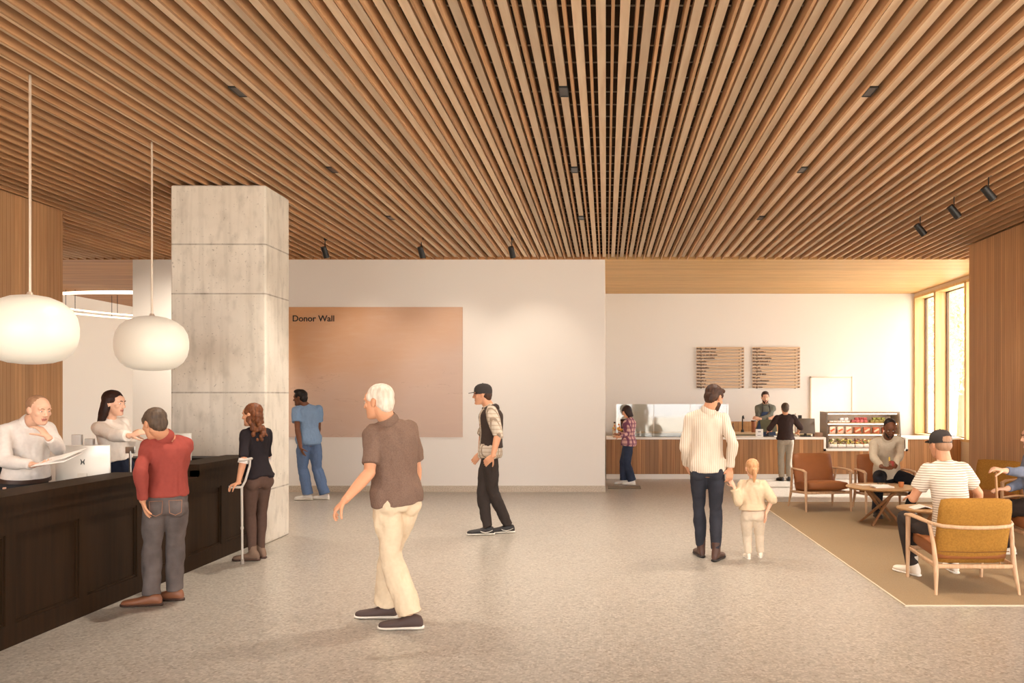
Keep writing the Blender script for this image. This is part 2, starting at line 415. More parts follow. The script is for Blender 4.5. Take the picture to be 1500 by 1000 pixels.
    def eyes(s, brow):
        w = mat('eye white', (225,215,205), .3); d = mat('eye dark', (45,28,20), .3)
        for g in (-1, 1):
            mb = MB(); s.hell(mb, (g*.030,.0785,.006), (.0105,.0100,.0060), 0, 12, 8); s.hell(mb, (g*.030,.0850,.006), (.0050,.0045,.0048), 1, 10, 6)
            mb.build('eye', [w, d], s.root, s.base)
            mb = MB(); pts = [s.h2w(g*x, y, z) for x, y, z in ((.012,.093,.026),(.028,.092,.032),(.046,.078,.027))]
            mb.tube(pts, [.003*s.q,.0042*s.q,.002*s.q], 0, 8); mb.build('eyebrow', [brow], s.root, s.base)
    def cloth(s, mb, name, m, vox=.008, smooth=5, amp=.006, seed=1, wl=.16, st=(1,1,.55), label=None, fine=.5, angle=0):
        me = remesh(mb, max(vox, s.vox), smooth, .5)
        P = get_co(me)
        if amp:
            Nn = get_no(me); a = wavenoise(P, wl*s.s, seed, st); b = wavenoise(P, wl*.4*s.s, seed+7, st)
            P = P+Nn*((a*1.6-np.abs(a)*1.0)*amp+b*amp*fine)[:, None]*s.s
        set_co(me, P-s.base)
        return link(name, me, m, s.root, s.base, True, angle, label)
    def shirt(s, m, hem=-.12, sleeve=2, ease=.020, flare=0, name='shirt', cuff=0, amp=.006, seed=1, top=1.0, label=None, extra=None, eb=0, sease=None):
        ease *= .78
        if s.stand and hem < .08: flare = max(flare, .014)
        mb = MB(); s.torso(mb, hem, top, ease, n=18, flare=flare, eb=eb); s.shoulders(mb, ease*.45)
        if sleeve:
            for k in 'RL':
                v = sleeve[k] if isinstance(sleeve, dict) else sleeve
                s.limb_arm(mb, k, 0, v, ease=sease if sease is not None else ease*.55, e1=False, cuff=cuff)
        if s.stand and hem < .08:
            for k in 'RL': mb.ell(s.H[k]-s.Fh*.034*s.s+V(0,0,.02)*s.s, [s.Rh*.088*s.s, s.Fh*(.088+eb)*s.s, V(0,0,min(.09,.02-hem*.56+.03)*s.s)])
        if s.stand and hem < .08:
            for k in 'RL': mb.ell(s.H[k]+s.U*.045*s.s, [s.Rh*(.098*s.wd+.022)*s.s, s.Fh*(.096*s.wd+.022)*s.s, s.U*(.072-hem*.555)*s.s])
        a_, b_, u_, nr_ = s.neckaxis(); L_ = np.linalg.norm(b_-a_); mb.cap(a_, a_+u_*L_*.34, [(0, nr_+.022*s.s), (.6, nr_+.012*s.s), (1, nr_+.008*s.s)], e1=False)
        if extra: extra(mb)
        s.make_body(sleeve)
        return s.cloth(mb, name, m, amp=amp, seed=seed, label=label)
    def neckaxis(s):
        a = s.spine(.93)[0]; b = s.h2w(0,-.02,-.045); return a, b, nrm(b-a), (.050 if s.fem else .060)*s.s
    def collar(s, m, r=.066, hgt=.035, name='collar', drop=.0):
        S = s.s; a, b, u, nr = s.neckaxis(); L = np.linalg.norm(b-a); c = a+u*(L*.40); f = nrm(s.Fs-np.dot(s.Fs, u)*u); R = np.cross(f, u); mb = MB(); R0 = []
        for k in range(25):
            th = math.pi*2*k/24; dv = R*math.cos(th)+f*math.sin(th); fr = max(0, math.sin(th)); h_ = max(.02, hgt*(1-.45*fr))*S
            R0.append((c+dv*(nr+.011*S)-u*fr*.018*S, dv*.006*S, u*h_*.62+dv*-.10*h_))
        mb.loft(R0, n=8)
        return mb.build(name, m, s.root, s.base)
    def trousers(s, m, top=.16, ease=.016, hem=.012, length=1.985, amp=.006, seed=3, name='trousers', label=None, seat=0):
        mb = MB(); s.torso(mb, -.15, top, ease*.55, n=10)
        for k in 'RL': s.limb_leg(mb, k, length, ease, hem=hem)
        if seat:
            for k in 'RL': mb.ell(s.H[k]-s.Fh*.036*s.s-V(0,0,.03)*s.s, [s.Rh*.080*s.s, s.Fh*.080*s.s, V(0,0,.088*s.s)])
        return s.cloth(mb, name, m, amp=amp, seed=seed, wl=.15, st=(1,1,.7), label=label, smooth=4)
    def belt(s, m, t=.17, ease=.02, name='belt'):
        mb = MB(); S = s.s
        R = []
        for tt in (t-.03, t+.03):
            rx, ry, fo = interp(s.tab, tt); p, r, f = s.spine(tt); b = s.belly*math.exp(-((t-.3)/.2)**2); R.append((p+f*(fo+b*.6)*S, r*(rx*s.wd+ease)*S, f*(ry*s.wd+ease+b*.5)*S))
        mb.loft(R, n=28); return mb.build(name, m, s.root, s.base)
    def shoe(s, k, m, sole, L=1.0, name='shoe', high=0, stripe=None, heelup=0):
        S = s.s; a = s.A[k]; d = s.footdir(k); r = V(d[1], -d[0], 0); u = V(0,0,1); g = V(a[0], a[1], a[2]-.085*S)
        if heelup: d = nrm(d-u*math.sin(heelup)); u = nrm(np.cross(r, d)); g = a-u*.085*S
        mb = MB(); R = []
        for y, w, t in ((-.072,.018,.055),(-.060,.030,.085),(-.030,.037,.098+high),(.0,.039,.100+high),(.045,.041,.082),(.085,.046,.066),(.125,.050,.058),(.160,.049,.052),(.185,.042,.047),(.203,.028,.040),(.211,.012,.030)):
            R.append((g+d*y*L*S+u*(t/2+.008)*S, r*w*S, u*(t/2)*S))
        mb.loft(R, n=20)
        if high: mb.cyl(a+u*-.02*S, a+u*(.05+high)*S, .043*S, .046*S)
        me = remesh(mb, .006, 3); set_co(me, get_co(me)-s.base)
        sh = link(name, me, m, s.root, s.base, True, 0)
        mb = MB(); R = []
        for y, w in ((-.080,.012),(-.070,.030),(-.03,.041),(.02,.040),(.07,.043),(.12,.053),(.160,.053),(.19,.044),(.208,.028),(.217,.012)):
            R.append((g+d*y*L*S+u*.013*S, r*w*S, u*.013*S))
        mb.loft(R, n=12); mb.build('sole', sole, sh, s.base)
        if stripe:
            for sg in (-1, 1):
                mb = MB(); pts = [g+d*y*L*S+r*sg*w*S+u*z*S for y, w, z in ((-.055,.036,.058),(-.02,.0405,.040),(.02,.043,.032),(.055,.044,.040),(.075,.040,.052))]
                mb.tube(pts, [.002*S,.004*S,.0055*S,.005*S,.002*S], n=6); mb.build('side_stripe', stripe, sh, s.base)
        return sh
    def shoes(s, m, sole, **k):
        for q in 'RL': s.shoe(q, m, sole, **k)
    def hair(s, m, style='short', seed=2, name='hair', amp=.004, vol=0):
        mb = MB(); h = s.h2w; M = s.hM*s.q
        v = vol
        if style in ('short', 'side', 'long', 'curly', 'pony', 'tall', 'bob'):
            s.hell(mb, (0,-.024,.050), (.084+v,.100+v,.083+v)); s.hell(mb, (0,-.052,.0), (.076+v,.068+v,.070))
            s.hell(mb, (0,-.060,-.035), (.060,.048,.045))
            for g in (-1, 1): s.hell(mb, (g*.062,.018,.040), (.018+v,.034,.035))
        if style == 'tall': s.hell(mb, (0,.020,.110), (.060,.066,.036)); s.hell(mb, (0,-.01,.10), (.070,.08,.04))
        if style == 'side': s.hell(mb, (.01,.045,.092), (.064,.045,.030)); s.hell(mb, (-.03,.050,.080), (.040,.042,.030))
        if style == 'buzz': s.hell(mb, (0,-.026,.042), (.0800,.0965,.0835)); s.hell(mb, (0,-.05,-.01), (.073,.066,.058))
        if style == 'long':
            for g in (-1, 1):
                mb.loft([(h(g*.052,-.02,.06), M[0]*.04, M[1]*.06), (h(g*.060,-.038,.0), M[0]*.034, M[1]*.055), (h(g*.062,-.055,-.08), M[0]*.032, M[1]*.050), (h(g*.060,-.075,-.16), M[0]*.030, M[1]*.040), (h(g*.050,-.100,-.225), M[0]*.020, M[1]*.022)][::-1], n=16)
            mb.loft([(h(0,-.05,.05), M[0]*.07, M[1]*.05), (h(0,-.07,-.06), M[0]*.075, M[1]*.045), (h(0,-.090,-.15), M[0]*.070, M[1]*.036), (h(0,-.110,-.235), M[0]*.045, M[1]*.020)][::-1], n=20)
        if style == 'bob':
            for g in (-1, 1):
                mb.loft([(h(g*.050,.005,.06), M[0]*.04, M[1]*.055), (h(g*.062,-.005,.0), M[0]*.032, M[1]*.060), (h(g*.066,-.015,-.07), M[0]*.030, M[1]*.055), (h(g*.062,-.025,-.130), M[0]*.026, M[1]*.045)][::-1], n=16)
            mb.loft([(h(0,-.05,.05), M[0]*.07, M[1]*.055), (h(0,-.065,-.06), M[0]*.08, M[1]*.05), (h(0,-.070,-.140), M[0]*.075, M[1]*.04)][::-1], n=20)
            s.hell(mb, (0,.070,.055), (.060,.022,.028))
        if style == 'curly':
            r = np.random.RandomState(seed)
            for i in range(46):
                a = r.uniform(0, 1); x = r.uniform(-.085, .085); z = .03-.30*a; y = -.055-.05*a+r.uniform(-.03, .03)+(.03 if abs(x) > .06 else 0)
                rr = r.uniform(.022, .036)*(1-.3*a); s.hell(mb, (x, y, z), (rr, rr, rr*1.3), 0, 10, 6)
        if style == 'pony':
            mb.loft([(h(0,-.10,.03), M[0]*.016, M[1]*.018), (h(0,-.135,.01), M[0]*.026, M[1]*.024), (h(.004,-.145,-.05), M[0]*.030, M[1]*.024), (h(0,-.135,-.12), M[0]*.022, M[1]*.018), (h(0,-.125,-.165), M[0]*.008, M[1]*.008)][::-1], n=16)
        me = remesh(mb, max(.005, s.vox*.9), 2)
        P = get_co(me); Nn = get_no(me)
        L = (P-s.hd)@np.linalg.inv(s.hM)
        st = (1, 1, .25) if style in ('long', 'bob', 'short', 'side', 'pony') else (1, 1, 1)
        a = wavenoise(L, .018*s.q if style != 'curly' else .03, seed, st, 12); b = wavenoise(L, .06, seed+3, st)
        P = P+Nn*(a*amp+b*amp*.8)[:, None]
        set_co(me, P-s.base)
        return link(name, me, m, s.root, s.base, True, 0)
    def beard(s, m, big=0):
        mb = MB(); h = s.h2w; M = s.hM*s.q
        prof = [(-.030,.022,.066,.062),(-.055,.026,.064,.061),(-.080,.034,.056,.056),(-.100,.042,.044,.050),(-.120-big,.050,.026,.032)]
        mb.loft([(h(0, y, z), M[0]*rx, M[1]*ry) for z, y, rx, ry in prof][::-1], n=24)
        s.hell(mb, (0,.088,-.046), (.026,.012,.006))
        me = remesh(mb, .006, 2); P = get_co(me); P = P+get_no(me)*(wavenoise(P, .02, 4)*.002)[:, None]
        # leave the mouth open: pull the lip region back into the face
        hc = ((P-s.hd)@np.linalg.inv(s.hM))/s.q
        k = (np.abs(hc[:, 0]) < .024) & (hc[:, 2] < -.050) & (hc[:, 2] > -.074) & (hc[:, 1] > .06)
        P[k] -= s.hM[1]*.02
        set_co(me, P-s.base); return link('beard', me, m, s.root, s.base, True, 0)
    def cap_hat(s, m, brim=None, back=False, badge=None, name='cap', arch=None):
        mb = MB(); M = s.hM*s.q; g = -1 if back else 1
        R = []
        for z, rx, ry in ((.012,.085,.104),(.030,.087,.106),(.050,.088,.107),(.080,.084,.102),(.105,.070,.086),(.122,.048,.060),(.131,.020,.026),(.132,.004,.005)):
            R.append((s.h2w(0,-.012,z), M[0]*rx, M[1]*ry))
        o = mb.loft(R, n=32).build(name, m, s.root, s.base, angle=60)
        mb = MB(); R = []
        for t in np.linspace(0, 1, 8):
            y = .075+t*.095; w = .078*math.sqrt(max(.02, 1-(max(0, t-.15)/.86)**2.2)); R.append((s.h2w(0, g*y-.012, .040-.016*t-.0), M[0]*w, M[2]*.004))
        mb.loft(R, n=20).build('brim', brim or m, o, s.base)
        if arch is not None:
            mb = MB(); s.hell(mb, (0,-.100,.046), (.030,.016,.018)); mb.build('strap_opening', arch, o, s.base)
        mb = MB(); s.hell(mb, (0,-.012,.133), (.007,.007,.005)); mb.build('button', m, o, s.base)
        if badge: 
            mb = MB(); mb.tube([s.h2w(x, y*g-.012, z) for x, y, z in ((-.035,.092,.062),(-.012,.103,.055),(.012,.104,.058),(.036,.096,.074))], [.0015,.005,.004,.001], n=6); mb.build('emblem', badge, o, s.base)
        return o
    def glasses(s, m):
        mb = MB()
        for g in (-1, 1):
            pts = [s.h2w(g*.031+.020*math.cos(a), .097-.004*abs(math.cos(a)), .004+.015*math.sin(a)) for a in np.linspace(0, 2*math.pi, 17)[:-1]]
            mb.tube(pts, .0018*s.q, n=6, closed=True); mb.tube([s.h2w(g*.051,.092,.008), s.h2w(g*.074,.05,.010), s.h2w(g*.080,-.005,.008)], .0018*s.q, n=6)
        mb.tube([s.h2w(-.011,.098,.008), s.h2w(.011,.098,.008)], .0018*s.q, n=6)
        return mb.build('glasses', m, s.root, s.base)
# ---------------------------------------------------------------- materials of the place
def floor_mat():
    m, nt, b = nodes('terrazzo')
    tc = nt.nodes.new('ShaderNodeTexCoord')
    def vor(sc):
        v = nt.nodes.new('ShaderNodeTexVoronoi'); v.inputs['Scale'].default_value = sc; nt.links.new(tc.outputs['Object'], v.inputs['Vector']); return v
    v = vor(55); sep = nt.nodes.new('ShaderNodeSeparateColor'); nt.links.new(v.outputs['Color'], sep.inputs[0])
    chip = remap(nt, sep.outputs[0], 0, 1, 0, 1)
    base = mixc(nt, chip, lin((142,133,121)), lin((184,175,163)))
    edge = math_(nt, 'GREATER_THAN', v.outputs['Distance'], .62)
    base = mixc(nt, edge, base, lin((160,151,138)))
    dark = math_(nt, 'GREATER_THAN', sep.outputs[1], .90)
    base = mixc(nt, math_(nt, 'MULTIPLY', dark, .6), base, lin((122,111,99)))
    big = remap(nt, noise(nt, .5, detail=3), .3, .7, 0, .12)
    base = mixc(nt, big, base, lin((150,140,127)))
    nt.links.new(base, b.inputs['Base Color'])
    b.inputs['Roughness'].default_value = .30; b.inputs['Specular IOR Level'].default_value = .5
    return m
def concrete_mat():
    m, nt, b = nodes('board marked concrete')
    n1 = remap(nt, noise(nt, 2.2, detail=8), .3, .7); c = mixc(nt, n1, lin((208,198,182)), lin((222,213,198)))
    n2 = noise(nt, 9, (1,1,.5), 8); c = mixc(nt, remap(nt, n2, .52, .75, 0, .38), c, lin((146,136,120)))
    n3 = noise(nt, 38, (1,1,1), 3); pits = remap(nt, n3, .66, .72, 0, .5); c = mixc(nt, pits, c, lin((120,110,96)))
    z = dotc(nt, (0,0,1))
    tot = None
    for zz in (3.34, 2.79, 1.69, .6):
        d = math_(nt, 'LESS_THAN', math_(nt, 'ABSOLUTE', math_(nt, 'SUBTRACT', z, zz)), .008)
        tot = d if tot is None else math_(nt, 'MAXIMUM', tot, d)
    c = mixc(nt, math_(nt, 'MULTIPLY', tot, math_(nt, 'MULTIPLY', n2, 1.0)), c, lin((110,100,86)))
    # plywood-form vertical streaks
    n4 = noise(nt, 14, (1,1,.06), 3); c = mixc(nt, remap(nt, n4, .5, .75, 0, .28), c, lin((160,150,134)))
    nt.links.new(c, b.inputs['Base Color']); b.inputs['Roughness'].default_value = .85; b.inputs['Specular IOR Level'].default_value = .2
    bp = nt.nodes.new('ShaderNodeBump'); bp.inputs['Strength'].default_value = .25; bp.inputs['Distance'].default_value = .01
    nt.links.new(n2, bp.inputs['Height']); nt.links.new(bp.outputs[0], b.inputs['Normal'])
    return m
def art_mat():
    m, nt, b = nodes('donor panel print')
    x = dotc(nt, (1,0,0)); z = dotc(nt, (0,0,1))
    # orange towards the upper left, mauve towards the lower right, thin wandering lines
    f = math_(nt, 'ADD', math_(nt, 'MULTIPLY', x, .30), math_(nt, 'MULTIPLY', z, -.50))
    f = math_(nt, 'ADD', f, math_(nt, 'MULTIPLY', noise(nt, .7, (1,1,1.6), 7), 1.6))
    c = mixc(nt, remap(nt, f, -.1, 1.4), lin((206,150,100)), lin((206,178,160)))
    w = noise(nt, 1.6, (.5,1,3.2), 5)
    ln = math_(nt, 'LESS_THAN', math_(nt, 'ABSOLUTE', math_(nt, 'SUBTRACT', math_(nt, 'FRACT', math_(nt, 'MULTIPLY', w, 4)), .5)), .012)
    lo = remap(nt, z, -.2, .3, .3, 0)
    c = mixc(nt, math_(nt, 'MULTIPLY', ln, lo), c, lin((150,118,104)))
    n = noise(nt, 6, (.4,1,2.2), 6); c = mixc(nt, remap(nt, n, .5, .75, 0, .14), c, lin((222,198,172)))
    nt.links.new(c, b.inputs['Base Color']); b.inputs['Roughness'].default_value = .7
    return m
white = mat('white plaster', (232,224,214), .85, spec=.15)
offw = mat('cafe wall paint', (222,217,210), .85, spec=.15)
plinthw = mat('white laminate', (232,224,212), .4)
finw = wood('fin oak', (204,160,118), (182,136,94), (1,.07,1), 30, board=.45, bvec=(1,0,0), bwidth=.075, line=0, rough=.55)  # oak darkened so the thin fins read as shaded
slatw = wood('slat oak', (248,226,196), (232,204,170), (1,.07,1), 30, board=.55, bvec=(1,0,0), bwidth=.075, line=0, rough=.55)  # paler oak puts light on the wide slats into the colour
wallw = wood('panel oak', (208,160,112), (188,138,92), (2,2,.09), 18, board=.4, bvec=(0,1,0), bwidth=.062, line=.07, rough=.55, linecol=(140,96,60))
caspan = wood('counter walnut', (190,138,88), (160,108,64), (2,2,.08), 16, board=.75, bvec=(1,0,0), bwidth=.085, line=.06, rough=.5, linecol=(96,60,34))
soffw = wood('soffit oak', (210,170,112), (192,148,92), (.12,1,1), 14, board=.3, bvec=(0,1,0), bwidth=.14, line=.03, rough=.5)
jambw = wood('window oak', (222,186,128), (204,164,106), (1,1,.08), 14, rough=.45)
backing = mat('acoustic backing', (62,48,36), .95, spec=.05)
deskm = wood('dark stained oak', (48,31,15), (36,23,10), (2,2,.1), 12, rough=.6)
deskm.node_tree.nodes['Principled BSDF'].inputs['Specular IOR Level'].default_value = .12
blackm = mat('black metal', (24,22,20), .45)
darkm = mat('dark plastic', (48,42,38), .5)
whitep = mat('white plastic', (232,228,220), .35)
steel = mat('brushed steel', (178,172,164), .3, metal=1)
glass = None
def glass_mat(name, tint=(255,255,255), rough=.0, refl=.12, opac=.0):
    m = bpy.data.materials.new(name); m.use_nodes = True; nt = m.node_tree; nt.nodes.clear()
    o = nt.nodes.new('ShaderNodeOutputMaterial'); t = nt.nodes.new('ShaderNodeBsdfTransparent'); g = nt.nodes.new('ShaderNodeBsdfGlossy'); mx = nt.nodes.new('ShaderNodeMixShader')
    t.inputs[0].default_value = lin(tint); g.inputs['Roughness'].default_value = rough
    lw = nt.nodes.new('ShaderNodeLayerWeight'); lw.inputs[0].default_value = .5
    f = math_(nt, 'ADD', math_(nt, 'MULTIPLY', math_(nt, 'POWER', lw.outputs['Facing'], 5), .8), refl+.03); nt.links.new(math_(nt, 'MINIMUM', f, 1.0), mx.inputs[0]); nt.links.new(t.outputs[0], mx.inputs[1]); nt.links.new(g.outputs[0], mx.inputs[2])
    nt.links.new(mx.outputs[0], o.inputs[0]); return m
glass = glass_mat('window glass', refl=.02)
caseglass = glass_mat('display glass', refl=.0)
guardglass = glass_mat('sneeze guard glass', (222,222,218), .04, .05)

YB = -3.5; CH = 4.0
def S_(mb, name, m, angle=38): return struct(mb.build(name, m, None, (0,0,0), smooth=False))
# floor, ceiling, slats
S_(MB().box(-13, 8, YB, 28, -.2, 0), 'floor', floor_mat())
c0 = S_(MB().box(-13, 7.4, YB, 14.1, CH+.095, CH+.3), 'ceiling', backing)
mb = MB(); k0 = -round(12.9/.15)
for k in range(k0, 50):
    x = .042+.15*k
    x1 = 7.1
    if x > x1: break
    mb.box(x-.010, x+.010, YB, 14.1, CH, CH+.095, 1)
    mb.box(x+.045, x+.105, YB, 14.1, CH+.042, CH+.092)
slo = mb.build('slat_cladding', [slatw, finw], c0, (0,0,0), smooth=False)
mb = MB()
for k in range(62):
    y = -3+.29*k
    if y < 14: mb.box(-12.9, 7.05, y-.004, y+.004, CH+.086, CH+.094)
mb.build('cross_wire', mat('wire grey', (150,132,112), .5), c0, (0,0,0), smooth=False)
S_(MB().box(-.02, 7.4, 14.1, 19, CH, CH+.3), 'ceiling', soffw).name = 'ceiling_cafe'
leftsoff = wood('soffit oak dark', (150,98,58), (190,136,84), (.1,1,1), 5, rough=.5)
S_(MB().box(-13, -.02, 14.1, 28, CH, CH+.3), 'ceiling', leftsoff).name = 'ceiling_hall'
# walls
S_(MB().box(-8.15, -.02, 14.1, 14.35, 0, CH).box(-.27, -.02, 14.35, 18.8, 0, CH), 'wall_back', white)
S_(MB().box(-8.15, -.015, 14.085, 14.1, 0, .11), 'baseboard_back', mat('terrazzo skirting', (206,190,168), .5, rgb2=(178,160,140), vscale=60))
S_(MB().box(-.27, 7.4, 18.8, 19, 0, CH), 'wall_cafe', offw)
S_(MB().box(5.67, 5.95, 11.0-2.0, 12.8, 0, CH).box(5.95, 7.4, 12.6, 12.8, 0, CH), 'wall_right', wallw)
S_(MB().box(5.67, 5.95, 8.6, 9.0, 0, CH).box(5.67, 5.95, YB, 2.5, 0, CH).box(5.67, 5.95, YB, 8.6, 3.75, CH).box(5.67, 5.95, YB, 8.6, 0, .12), 'wall_right', wallw).name = 'wall_right_front'
for i, (a, b) in enumerate(((2.6,5.5),(5.6,8.5))):
    mb = MB(); mb.box(5.72, 5.80, a, a+.05, .12, 3.75).box(5.72, 5.80, b-.05, b, .12, 3.75).box(5.72, 5.80, a, b, .12, .17).box(5.72, 5.80, a, b, 3.70, 3.75)
    S_(mb, 'window_%d' % (i+5), mat('dark window frame', (92,66,38), .5))
S_(MB().box(5.95, 11.4, -6, 9.2, 3.95, 4.15), 'roof_canopy', mat('canopy', (214,196,172), .8))  # unseen slab added to keep direct sun off the lobby floor
S_(MB().box(-7.2, -6.9, YB, 10.4, 0, CH), 'wall_left', wallw)
S_(MB().box(-12.9, -7.2, 10.2, 10.4, 0, CH).box(-12.75, -12.45, 10.4, 27, 0, CH), 'wall_hall', white)
S_(MB().box(-12.9, -6.9, 26, 26.2, 0, CH), 'wall_hall_end', white)
# window wall of the cafe
ops = [(17.65,18.72),(16.15,17.55),(14.65,16.05),(13.15,14.55)]
zs, zt = .78, 3.90
mb = MB(); mb.box(7.07, 7.37, 12.8, 18.8, 0, zs); mb.box(7.07, 7.37, 12.8, 18.8, zt, CH)
S_(mb, 'wall_window', mat('pale sill wall', (214,192,160), .7))
mb = MB(); e = [12.8]+sorted([v for o in ops for v in o])+[18.8]
for a, b in zip(e[0::2], e[1::2]): mb.box(7.055, 7.37, a, b, zs-.0, zt)
mb.box(7.05, 7.36, 12.85, 18.78, zs-.03, zs+.02); mb.box(7.055, 7.36, 12.85, 18.78, zt-.02, zt+.03)
S_(mb, 'trim_1', jambw)
for i, (a, b) in enumerate(ops):
    mb = MB(); x0, x1 = 7.28, 7.33
    for q in ((a, a+.035, zs, zt), (b-.035, b, zs, zt), (a, b, zs, zs+.04), (a, b, zt-.04, zt)): mb.box(x0, x1, *q)
    w = S_(mb, 'window_%d' % (i+1), mat('dark window frame', (92,66,38), .5))
    MB().box(7.300, 7.308, a+.03, b-.03, zs+.03, zt-.03).build('pane', glass, w, (0,0,0), smooth=False)
# column
S_(MB().rbox((-4.32,9.46,2.0), (.53,0,0), (0,.34,0), (0,0,2.0), .02, seg=2), 'column', concrete_mat())
# carpet inset
S_(MB().box(2.36, 5.66, 6.45, 12.75, 0, .006), 'floor', mat('sand carpet', (150,127,98), .95, var=.08, vscale=120, bump=.3, bscale=300, spec=.1)).name = 'floor_carpet'
S_(MB().box(2.345, 2.36, 6.43, 12.75, 0, .008).box(2.345, 5.66, 6.435, 6.45, 0, .008), 'trim_2', mat('pale trim', (214,196,170), .5))
# walk-off mat by the cafe
tag(MB().box(.03, .62, 14.55, 15.0, 0, .012).build('floor_mat', mat('grey mat', (112,100,84), .95), None, (.3,14.75,0)), 'small grey floor mat on the floor at the left end of the cafe counter', 'mat')
# door in cafe wall
d = MB(); d.box(4.70, 5.62, 18.765, 18.8, 0, 2.07); dd = S_(d, 'door_1', mat('white door', (240,232,222), .5))
mb = MB(); dk = mat('door shadow gap', (150,120,90), .7)
mb.box(4.672, 4.70, 18.755, 18.8, 0, 2.10).box(5.62, 5.64, 18.755, 18.8, 0, 2.10).box(4.672, 5.64, 18.755, 18.8, 2.07, 2.095)
mb.build('door_frame', mat('door frame paint', (214,196,172), .5), dd, (0,0,0), smooth=False)
# donor panel
o = tag(MB().box(-6.6, -2.47, 14.075, 14.1, .945, 3.18).build('donor_panel', art_mat(), None, (-4.5,14.09,2.06), smooth=False), 'large orange and mauve abstract landscape panel on the back wall', 'wall art')
def text(s, loc, size, m, parent=None, ext=.004, align='LEFT', name='lettering'):
    cu = bpy.data.curves.new(name, 'FONT'); cu.body = s; cu.size = size; cu.extrude = ext; cu.align_x = align; cu.offset = size*.012
    t = bpy.data.objects.new('tmp', cu); COL.objects.link(t); dg = bpy.context.evaluated_depsgraph_get(); dg.update()
    me = bpy.data.meshes.new_from_object(t.evaluated_get(dg)); bpy.data.objects.remove(t)
    P = get_co(me); P = np.stack([P[:, 0], -P[:, 2], P[:, 1]], 1)+np.asarray(loc)-np.asarray(parent_base(parent) if parent else (0,0,0)); set_co(me, P)
    return link(name, me, m, parent, parent_base(parent) if parent else (0,0,0), False, 0)
tx = text('Donor Wall', tuple(W(428, 470.5, 14.072)), .148, mat('black lettering', (20,18,16), .6), o)
# ---------------------------------------------------------------- lights fixtures
globe = mat('opal glass', (222,214,196), .35, emit=(255,242,222), estr=.14)
brass = mat('pale metal rod', (206,186,164), .35, metal=.3)
for (x, y, z, lab) in ((-4.29,6.1,2.15,'larger white opal globe pendant hanging over the reception desk nearest the camera'), (-4.27,7.7,2.15,'second white opal globe pendant hanging just left of the concrete column')):
    t = thing('pendant_lamp', (x, y, z), lab, 'pendant lamp', 'globe pendants over the reception desk')
    prof = [(.06,-.262),(.14,-.252),(.21,-.228),(.265,-.18),(.298,-.12),(.312,-.05),(.313,.02),(.300,.09),(.265,.155),(.205,.205),(.13,.238),(.06,.250),(.02,.252)]
    MB().lathe((x, y, z), prof, n=40).build('globe_shade', globe, t)
    MB().cyl((x, y, z+.245), (x, y, CH+.04), .0095).build('rod', brass, t)
    MB().cyl((x, y, z+.245), (x, y, z+.275), .03, .016).build('collar', brass, t)
for i, (x, y) in enumerate([(a, b) for b in (6.42,8.64,10.97) for a in (-2.815,-.335,2.01)]+[(-5.28,10.97)]):  # last position is an unseen lamp added to brighten the left wall
    names = ['left','middle','right'][i % 3]; rows = ['nearest','second','farthest','fourth'][i//3]
    x = .042+.15*round((x-.117)/.15)+.075
    t = thing('downlight', (x, y, CH), 'square black recessed ceiling downlight, %s of three in the %s row' % (names, rows), 'ceiling light', 'recessed downlights in the slatted ceiling')
    if i == 9: t['label'] = 'square black recessed ceiling downlight hidden behind the concrete column'
    mb = MB(); mb.box(x-.036, x+.036, y-.10, y-.09, CH+.028, CH+.09).box(x-.036, x+.036, y+.09, y+.10, CH+.028, CH+.09).box(x-.036, x-.028, y-.09, y+.09, CH+.028, CH+.09).box(x+.028, x+.036, y-.09, y+.09, CH+.028, CH+.09)
    mb.build('trim_ring', blackm, t, smooth=False)
    MB().box(x-.030, x+.030, y-.092, y+.092, CH+.032, CH+.0415).build('lens', mat('unlit lens', (34,28,24), .3), t, smooth=False)
def spot(x, y, dirv, lab, grp, target=None):
    t = thing('track_spotlight', (x, y, CH-.02), lab, 'spotlight', grp)
    dirv = nrm(dirv); c = V(x, y, CH-.155)
    MB().cyl((x, y, CH+.09), (x, y, CH-.13), .007).cyl((x, y, CH+.09), (x, y, CH+.03), .03).build('stem', blackm, t)
    MB().cyl(c-dirv*.085, c+dirv*.085, .042, .045, n=24).build('lamp_head', blackm, t)
    MB().cyl(c+dirv*.080, c+dirv*.088, .036, .036, n=24).build('lens', mat('spot lens', (90,80,70), .2, emit=(255,220,180), estr=.4), t)
    if target is not None:
        l = bpy.data.lights.new('spot_beam', 'SPOT'); l.energy = target[1]; l.spot_size = math.radians(target[2]); l.spot_blend = .9; l.color = (1,.90,.78); l.shadow_soft_size = .04
        lo = bpy.data.objects.new('spot_beam', l); COL.objects.link(lo); p = c+dirv*.11; lo.location = p
        lo.rotation_euler = Vector(np.asarray(target[0])-p).to_track_quat('-Z', 'Y').to_euler()
for i, x in enumerate((-4.29,-2.82,-1.44)):
    spot(x, 12.5, V(.18,.5,-1), 'black cylinder spotlight, %s of the three in front of the donor wall' % ['left','middle','right'][i], 'spotlights aimed at the donor wall', ((x+.3,14.1,1.9), 34, 75))
for i, y in enumerate((8.87,9.75,10.8)):
    spot(4.14, y, V(.75,.15,-.8), 'black tilted spotlight over the lounge, %s of the three on the right' % ['nearest','middle','farthest'][i], 'spotlights above the lounge', ((5.6,y,1.2), 22, 70))
spot(-5.76, 12.5, V(-.6,.5,-1), 'black cylinder spotlight hidden behind the concrete column', 'spotlights aimed at the donor wall', ((-7.6,14.1,1.3), 300, 100))  # extra spot out of sight, added to lift the dark wall end
